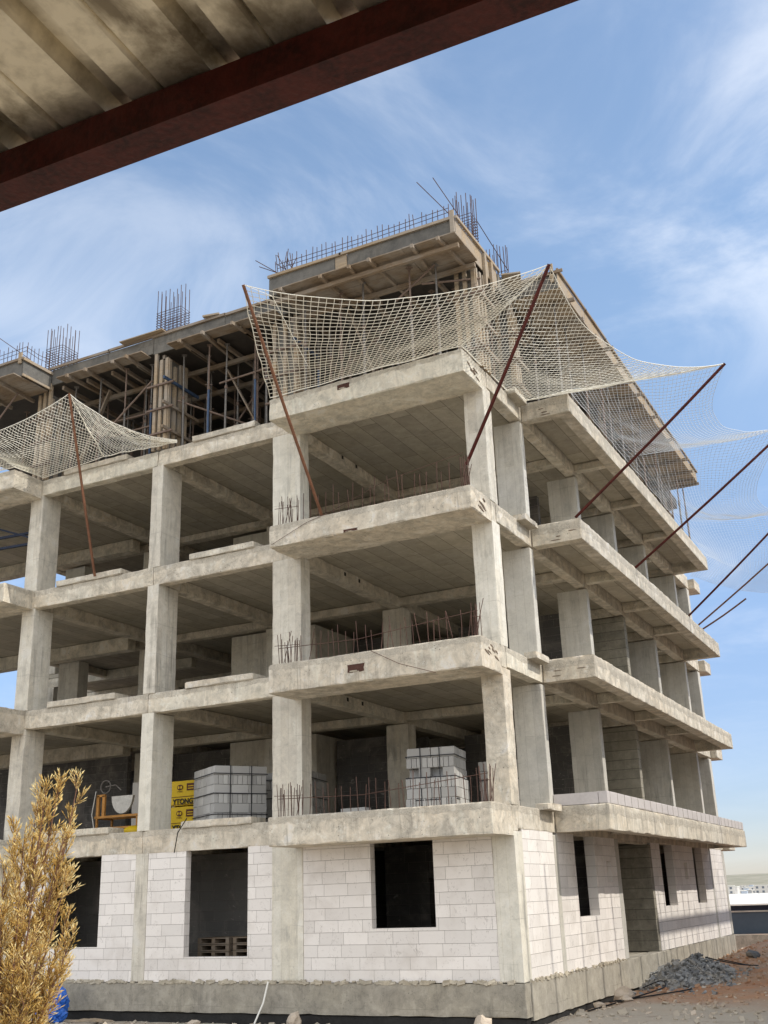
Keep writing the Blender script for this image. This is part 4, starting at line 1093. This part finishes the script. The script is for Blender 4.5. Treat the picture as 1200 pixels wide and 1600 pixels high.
MB().box(-.55, .1, .53, .72, .5, .56).build('table', M['greysteel'], e)
MB().tube([(-.66, -.05, 1.2), (-.72, -.1, .6), (-.6, -.12, .2), (-.45, -.15, .03)], .014, 6).build('hose', M['greysteel'], e)
yb = MB(); yb.lathe((-10.85, 1.1, zf), [(.30, .0), (.34, .08), (.25, .17), (.12, .22)], 12)
tag(yb.build('yellow_sack', M['yellow'], smooth=True), 'crumpled yellow sack on the floor under the block saw', 'sack')
tag(MB().box(-12.75, 3.2, zf, -12.5, 3.3, zf + 1.6).build('white_board', M['plaster']), 'upright white board deep in the bay behind the block saw', 'board')
tag(MB().tube([(-11.1, 3.0, zf), (-11.1, 3.0, zf + 1.45)], .035, 8).build('white_pipe', M['white']), 'upright white pipe deep in the bay right of the block saw', 'pipe')
# wooden pallets in the ground floor opening
for q in range(2):
    e = empty('wooden_pallet', (-8.35 + q * .95, 1.15 + q * .12, -.02), ['wooden pallet stack leaning behind the large opening, left one', 'wooden pallet stack behind the large opening, right one'][q], 'pallet', 'wooden pallets')
    for lev in range(6):
        z = lev * .155
        b = MB()
        for i in range(5): b.box(-.46, .02 + i * .17, z + .12, .46, .02 + i * .17 + .13, z + .142)
        b.build('deck_board', M['timber_old'], e)
        b = MB()
        for i in (-.41, 0, .41): b.box(i - .05, .02, z + .022, i + .05, .82, z + .118)
        for yy in (.02, .4, .74): b.box(-.46, yy, z, .46, yy + .1, z + .02)
        b.build('bearer', M['timber_old'], e)
# left-edge folding bracket under the balcony
br = MB()
br.bar((-17.5, .2, 12.2), (-14.5, .5, 12.2), .07, .07); br.bar((-17.3, .3, 11.9), (-14.5, .6, 11.9), .07, .07)
br.bar((-16.2, .3, 12.6), (-14.6, .5, 12.0), .05, .05); br.bar((-16.2, .3, 12.6), (-17.5, .3, 12.0), .05, .05); br.bar((-15.9, .4, 11.9), (-16.4, .6, 10.4), .05, .05)
tag(br.build('steel_bracket', M['dark']), 'dark blue steel bracket frame inside the bay at the left photo edge', 'bracket')
for i in range(7):
    bar_mb(-18.5 + i * .55, -.9, T[2] - .05, rnd(.6, .8)).build('starter_bar', M['rebar'], B)
    bar_mb(-18.5 + i * .55, -.9, T[1] - .05, rnd(.6, .8)).build('starter_bar', M['rebar'], B)
# rear house seen through the frame at left
e = empty('rear_house', (-26, 24, -1), 'blue grey house seen through the bare storeys at left', 'house')
MB().box(-14, 0, 0, 10, 9, 9.4).build('wall', M['plaster_b'], e); MB().box(-14.3, -.4, 9.4, 10.3, 9.4, 9.7).build('roof', M['dark'], e)
for i in range(7): MB().box(-12 + i * 3.1, -.06, 7.2, -10.4 + i * 3.1, -.004, 8.8).build('window', M['window'], e)

# ------------------------------------------------------------------ ground clutter
def rock(c, s, mat, label, name='rock', grp='loose rocks on the ground', n=2):
    import bmesh
    bm = bmesh.new(); bmesh.ops.create_icosphere(bm, subdivisions=n, radius=1)
    o3 = Vector((rnd(0, 50), rnd(0, 50), 0))
    for v in bm.verts:
        d = 1 + .45 * noise.noise(v.co * 1.1 + o3) + .18 * noise.noise(v.co * 3 + o3)
        v.co = Vector((v.co.x * s[0], v.co.y * s[1], v.co.z * s[2])) * d
    me = bpy.data.meshes.new(name); bm.to_mesh(me); bm.free(); me.materials.append(M[mat])
    o = bpy.data.objects.new(name, me); COL.objects.link(o); o.location = c; o.rotation_euler = (0, 0, rnd(0, 6))
    return tag(o, label, 'rock', grp)
rock((-5.0, -.55, gz(-5, -.5) + .12), (.22, .16, .19), 'stone', 'pale rock against the base wall below the wide pilaster')
rock((-.75, -.45, gz(-.7, -.4) + .14), (.20, .14, .20), 'stone', 'pale rock against the base wall next to the building corner')
rock((-7.4, -.8, gz(-7.4, -.8) + .02), (.16, .12, .10), 'stone', 'small stone on the ground beneath the large opening')
rock((.55, 5.0, gz(.6, 5) + .12), (.28, .22, .16), 'stone', 'pale stone lying in front of the grey rubble heap, larger one')
rock((.75, 4.3, gz(.7, 4.3) + .06), (.18, .14, .10), 'stone', 'pale flat stone near the cables by the base wall')
rock((1.55, 16.3, gz(1.5, 16.3) + .06), (.22, .22, .16), 'rubble', 'dark stone on the reddish earth beyond the rubble heap')
rock((.35, 3.6, gz(.3, 3.6) + .05), (.15, .12, .08), 'stone', 'small pale stone nearest the building corner')
def heap():
    b = MB()
    import bmesh
    def hz(x, y):
        dx = (x - .9 + (y - 9.6) * .08) / 1.3; dy = (y - 9.7) / 2.7
        q = Vector((x, y, 0)); return max(0, .56 * (1 - dx * dx - dy * dy) * (.85 + .9 * noise.noise(q * 1.1 + Vector((4, 2, 0)))))
    n = 34; vs = []; fs = []
    for i in range(n + 1):
        for j in range(n + 1):
            x = -.05 + 2.6 * i / n; y = 6.8 + 5.9 * j / n
            h = hz(x, y); vs.append((x, y, gz(x, y) - .05 + h * (.85 + .4 * noise.noise(Vector((x, y, 0)) * 3)) + .06 * noise.noise(Vector((x, y, 5)) * 7) * (h > 0)))
    for i in range(n):
        for j in range(n): a = i * (n + 1) + j; fs.append((a, a + n + 1, a + n + 2, a + 1))
    b.add(vs, fs)
    for i in range(1500):
        x = rnd(.05, 2.5); y = rnd(6.0, 12.6); h = hz(x, y)
        if h < .01 and rnd(0, 1) > .18: continue
        s_ = rnd(.018, .06) * (1.9 if rnd(0, 1) > .92 else 1)
        b.obox((x, y, gz(x, y) + h * .95), (s_ * rnd(1, 2.8), s_ * rnd(.8, 1.8), s_ * rnd(.4, 1.)), rnd(0, 3), rnd(-.9, .9), rnd(-.9, .9), col=min(1, max(0, random.gauss(.5, .25))))
    tag(b.build('rubble_heap', M['rubble']), 'heap of grey broken rubble in front of the side doorway', 'rubble', kind='stuff')
heap()
cl = MB()
for i in range(1600):
    if rnd(0, 1) < .75: x = rnd(.05, 6); y = rnd(.2, 26)
    else: x = rnd(-14, 2); y = rnd(-2.2, -.15)
    s_ = rnd(.02, .07) * (2 if rnd(0, 1) > .95 else 1)
    cl.obox((x, y, gz(x, y) + s_ * .1), (s_ * rnd(1, 2.2), s_ * rnd(.8, 1.6), s_ * rnd(.5, 1)), rnd(0, 3), rnd(-.7, .7), rnd(-.7, .7))
tag(cl.build('earth_clods', M['ground']), 'crumbled clods of earth over the dirt yard', 'earth', kind='stuff')
db = MB()
for i in range(900):
    if rnd(0, 1) < .6: x = rnd(.1, 7); y = rnd(.2, 24)
    else: x = rnd(-14, 2); y = rnd(-2.2, -.15)
    s_ = rnd(.012, .05) * (2 if rnd(0, 1) > .95 else 1)
    db.obox((x, y, gz(x, y) + s_ * .2), (s_ * rnd(1, 2.4), s_ * rnd(.8, 1.5), s_ * rnd(.5, 1)), rnd(0, 3), rnd(-.5, .5), rnd(-.5, .5))
tag(db.build('gravel', M['stone']), 'small stones and rubble crumbs scattered over the dirt', 'gravel', kind='stuff')
def cable(pts, label):
    P = [Vector((x, y, gz(x, y) + .03 + dz)) for x, y, dz in pts]; Q = []
    for i in range(len(P) - 1):
        p0 = P[max(0, i - 1)]; p1 = P[i]; p2 = P[i + 1]; p3 = P[min(len(P) - 1, i + 2)]
        for t in range(6):
            t /= 6; Q.append(.5 * ((2 * p1) + (p2 - p0) * t + (2 * p0 - 5 * p1 + 4 * p2 - p3) * t * t + (3 * p1 - p0 - 3 * p2 + p3) * t ** 3))
    tag(MB().tube(Q, .016, 6).build('cable', M['cable']), label, 'cable', 'black cables on the ground')
cable([(.2, 3.2, 0), (.7, 4.0, .02), (1.1, 5.2, .05), (1.2, 6.2, .1), (.9, 7, .12), (.5, 6.6, .08)], 'black cable coiled in front of the rubble heap')
cable([(.5, 3.9, .05), (1.3, 5.3, 0), (1.7, 6.6, .02), (1.4, 7.0, .05)], 'black cable lying outermost before the rubble heap')
cable([(1.3, 10.5, .4), (1.9, 11.6, .2), (2.3, 12.6, .05), (1.9, 12.9, .05), (1.2, 12.2, .3)], 'black cable loop trailing off the far side of the rubble heap')
# blue sheet bundle
def bundle(c, s, label):
    import bmesh
    bm = bmesh.new(); bmesh.ops.create_icosphere(bm, subdivisions=4, radius=1)
    o3 = Vector((rnd(0, 9), 3, 1))
    for v in bm.verts:
        d = 1 + .35 * noise.noise(v.co * 1.3 + o3) + .22 * abs(noise.noise(v.co * 3.1 + o3)) - .14 * abs(noise.noise(v.co * 6 + o3)) + .06 * noise.noise(v.co * 11 + o3)
        v.co = Vector((v.co.x * s[0] * d, v.co.y * s[1] * d, max(-.5, v.co.z) * s[2] * d))
    me = bpy.data.meshes.new('plastic_sheet'); bm.to_mesh(me); bm.free(); me.materials.append(M['bluebag'])
    o = bpy.data.objects.new('plastic_sheet', me); COL.objects.link(o); o.location = c
    tag(o, label, 'plastic sheet', 'crumpled blue plastic')
bundle((-11.5, -.75, -.42), (.34, .3, .36), 'crumpled blue plastic sheet standing higher against the base wall')
bundle((-11.25, -1.2, -.62), (.42, .32, .26), 'crumpled blue plastic sheet lying lower in front by the dry thuja')
tag(MB().tube([(-5.95, -.08, .02), (-6.0, -.2, -.4), (-6.12, -.42, -.86)], .02, 8).build('white_stick', M['white']), 'thin white stick leaning against the base wall', 'stick')
tag(MB().tube([(-11.95, -.13, 3.45), (-11.96, -.16, 3.2), (-12.0, -.17, 2.6), (-11.99, -.17, 1.9)], .012, 6).build('hanging_cable', M['cable']), 'thin dark cable hanging over the slab edge by the thuja tip', 'cable')
tag(MB().tube([(-8.25, -.13, 3.62), (-8.5, -.14, 3.3), (-8.65, -.06, 2.85)], .012, 6).build('hanging_cable', M['cable']), 'thin dark cable hanging from the lip under the pale block stack', 'cable')
pb = MB()
for i in range(3): pb.obox((-10.4 + i * .25, -.9, gz(-10.3, -.9) + .05 + i * .01), (.9, .12, .03), rnd(-.5, .5), rnd(-.1, .1))
tag(pb.build('scrap_board', M['timber']), 'scrap boards lying on the ground right of the blue plastic', 'board')

# ------------------------------------------------------------------ dry thuja near the camera
def thuja():
    e = empty('dry_thuja', (.15, -13.65, -.35), 'browned golden dry thuja in the foreground at the left photo edge', 'tree')
    rr = random.Random(11)
    leaf = MB(); wood = MB()
    R0 = Vector(r_); up = Vector((0, 0, 1)); dv = Vector((0, 0, 0)) 
    base = Vector((.05, -13.65, -.35))
    def img(x, y, d=10.): return CAM + (w_ + R_(x) - U__(y)) * d
    def blade(p, d, L, wd, c):
        d = d.normalized(); a = d.cross(Vector((rr.uniform(-1, 1), rr.uniform(-1, 1), rr.uniform(-1, 1))))
        if a.length < 1e-3: return
        a.normalize(); n = a.cross(d)
        m = p + d * (L * .45)
        leaf.add([p, m + a * wd + n * wd * .3, p + d * L, m - a * wd + n * wd * .3, m - n * wd * .6], [(0, 1, 2, 4), (0, 4, 2, 3)], c)
    def twig(p, d, L, c, w0=.006):
        n = max(3, int(L / .0135)); q = p.copy(); dd = d.normalized(); pts = [p.copy()]
        for i in range(n):
            dd = (dd + up * .03 + Vector((rr.uniform(-1, 1), rr.uniform(-1, 1), rr.uniform(-1, 1))) * .10).normalized()
            q = q + dd * (L / n); pts.append(q.copy())
            t = (i + 1) / n
            for s in (-1, 1):
                side = dd.cross(up + Vector((rr.uniform(-.6, .6), rr.uniform(-.6, .6), 0)))
                if side.length < 1e-3: continue
                side.normalize()
                blade(q, dd * 1.0 + side * s * rr.uniform(.10, .34), rr.uniform(.020, .036) * (1.15 - .45 * t), rr.uniform(.0030, .0046), min(1, max(0, c + rr.uniform(-.22, .22) + .15 * (t - .5))))
        blade(q, dd, .05, .006, min(1, c + .2))
        wood.tube(pts, [.7 * w0 * (1 - .7 * i / n) for i in range(n + 1)], 4, False)
        return pts
    def spray(p, d, L, c):
        pts = twig(p, d, L, c)
        for i in range(1, len(pts) - 1):
            if rr.random() < .38: continue
            t = i / len(pts)
            dd = (pts[i + 1] - pts[i - 1]).normalized()
            for s in (-1, 1):
                if rr.random() < .34: continue
                side = dd.cross(up + Vector((rr.uniform(-1, 1), rr.uniform(-1, 1), 0)) * .7)
                if side.length < 1e-3: continue
                side.normalize()
                twig(pts[i], dd * .9 + side * s * rr.uniform(.5, 1.05) + up * .2, L * rr.uniform(.28, .5) * (1.15 - t * .7), min(1, max(0, c + rr.uniform(-.1, .1))), .003)
    def bz(p0, p1, p2, n=10): return [p0 * (1 - t) ** 2 + p1 * 2 * t * (1 - t) + p2 * t * t for t in [i / n for i in range(n + 1)]]
    P = lambda x, y, d: CAM + (w_ + r_ * ((x - 600) / 1684.9) - u_ * ((y - 800) / 1684.9)) * d
    # leaders given by where each one ends: (x, y, depth) read off the photograph, at the tree's own distance
    tips = [(126, 1216, 10.0), (96, 1222, 10.12), (78, 1224, 9.9), (116, 1272, 10.2), (62, 1258, 10.3), (104, 1300, 9.85), (44, 1300, 9.8), (30, 1290, 10.5), (80, 1330, 10.4), (12, 1345, 10.0), (106, 1366, 9.8), (-20, 1350, 10.4), (60, 1370, 9.6),
            (108, 1425, 10.1), (114, 1456, 9.8), (36, 1400, 9.7), (84, 1410, 10.35), (8, 1420, 9.6), (104, 1490, 10.1), (88, 1520, 9.7), (66, 1480, 9.5), (28, 1490, 9.5), (-30, 1420, 9.7), (-60, 1360, 10.2), (62, 1560, 9.9), (44, 1550, 9.45), (40, 1600, 9.6), (-10, 1540, 9.4), (14, 1590, 9.5), (-60, 1500, 9.8), (30, 1640, 9.6)]
    for (x, y, d) in tips:
        tip = P(x - 7, y + 20, d)
        h = max(.15, (tip.z - base.z) * rr.uniform(.30, .5))
        p0 = base + Vector((rr.uniform(-.04, .04), rr.uniform(-.04, .04), h))
        mid = lerp(p0, tip, .5); hor = tip - p0; hor.z = 0
        mid = mid + hor * .22 - up * .1
        br_ = bz(p0, mid, tip, 14)
        wood.tube(br_, [.020 * (1 - .8 * i / 14) for i in range(15)], 5, False)
        big = (tip - p0).length
        lower = (1600 - y) / 400
        for i in range(4, 15):
            t = i / 14
            dd = (br_[min(14, i + 1)] - br_[i - 1]).normalized()
            k = (2 if rr.random() < .55 else 1) if t > .3 else 1
            for q in range(k):
                a = rr.uniform(0, 6.28)
                o1 = dd.orthogonal().normalized(); o2 = dd.cross(o1)
                out = o1 * math.cos(a) + o2 * math.sin(a)
                L = rr.uniform(.14, .32) * (1.2 - .5 * t)
                c = .55 + rr.uniform(-.25, .27)
                if rr.random() < .12: c -= .35
                spray(br_[i], dd * .8 + out * .6 + up * .35 + R0 * .12, L, c)
        spray(tip, (br_[14] - br_[12]), .16, .7)
    trunk = [base + Vector((0, 0, -.4)), base + Vector((.02, 0, .5)), base + Vector((0, .03, 1.2)), base + Vector((.12, -.02, 2.0))]
    tk = MB().tube(trunk, [.07, .055, .04, .02], 8)
    at(e, tk, 'trunk', M['bark'])
    at(e, wood, 'branches', M['bark'])
    at(e, leaf, 'crown', M['leaf'])
thuja()

# ------------------------------------------------------------------ shelter roof above the camera
aw = empty('shelter_roof', (7.17, -20.045, 3.4), 'ribbed metal shelter roof with a dark red steel edge beam overhead', 'canopy')
zb = 3.40
bm_ = MB(); x0, x1 = 2.0, 13.0
yo, yi = -20.045, -20.135
bm_.box(x0, yi, zb, x1, yo, zb + .005)           # bottom flange
bm_.box(x0, yi, zb + .005, x1, yi + .006, zb + .092)
bm_.box(x0, yo - .006, zb + .005, x1, yo, zb + .092)
bm_.box(x0, yi, zb + .092, x1, yo, zb + .097)
at(aw, bm_, 'edge_beam', M['redsteel'])
prof = []
x = x0 - .2
while x < x1 + .2:
    prof += [(x, 0), (x + .035, .0), (x + .055, .042), (x + .095, .042), (x + .115, 0)]
    prof += [(x + .19, 0), (x + .20, .012), (x + .21, 0)]
    x += .305
sh_ = MB(); vs = []; n = len(prof)
ys = [-20.06, -20.6, -21.4, -22.4, -24., -27.]  # carried back behind the camera to shade the beam
for y in ys:
    for px_, h in prof: vs.append((px_, y, zb + .100 + h + (-20.06 - y) * .03))
fs = [(j * n + i, j * n + i + 1, (j + 1) * n + i + 1, (j + 1) * n + i) for j in range(len(ys) - 1) for i in range(n - 1)]
sh_.add(vs, fs)
m_ = len(vs); sh_.add([(a, b_, c + .0012) for a, b_, c in vs], [tuple(reversed(f)) for f in fs])
at(aw, sh_, 'roof_sheet', M['sheet'])
posts = MB(); 
for x in (2.3, 12.7):
    for y in (-20.09, -26.8): posts.box(x - .05, y - .05, -.2, x + .05, y + .05, zb - .002)
at(aw, posts, 'post', M['redsteel'])
at(aw, MB().box(2, -26.9, -.2, 13, -26.8, 3.3), 'rear_light_block', M['plaster'])  # unseen wall added to keep light off the beam's inner side

aw.rotation_euler = (0, 0, R(2.3)); aw.location.y += .018
# ------------------------------------------------------------------ invented block outside the frame, added to cast shadows on yard and side wall
nb_ = empty('shadow_caster_block', (11, 10, -.6), 'unseen block added across the yard to cast shadows on the side wall', 'building')
X0 = 10.0
at(nb_, MB().box(X0, -2, -.7, 20, 27, 9.7), 'wall', M['conc_pier'])
at(nb_, MB().box(X0, 11.5, 11.1, X0 + .12, 27, 11.42), 'shadow_board', M['timber_old'])  # added to cast the shadow band on the side wall
pp = MB(); y = -1.8
while y < 27:
    w_p = random.choice([.05, .07, .09, .12, .22]); h_p = rnd(11.5, 13.2)
    pp.bar((X0 + .2, y, 9.7), (X0 + .2 + rnd(-.04, .04), y + rnd(-.12, .12), h_p), w_p, .06); y += rnd(.3, .85) if y > 10.5 else rnd(.7, 2.2)
at(nb_, pp, 'shadow_post', M['timber_old'])  # added to cast the upright shadow streaks

SC.render.engine = 'CYCLES'
SC.cycles.max_bounces = 10; SC.cycles.diffuse_bounces = 6; SC.cycles.transparent_max_bounces = 8
SC.cycles.use_denoising = True
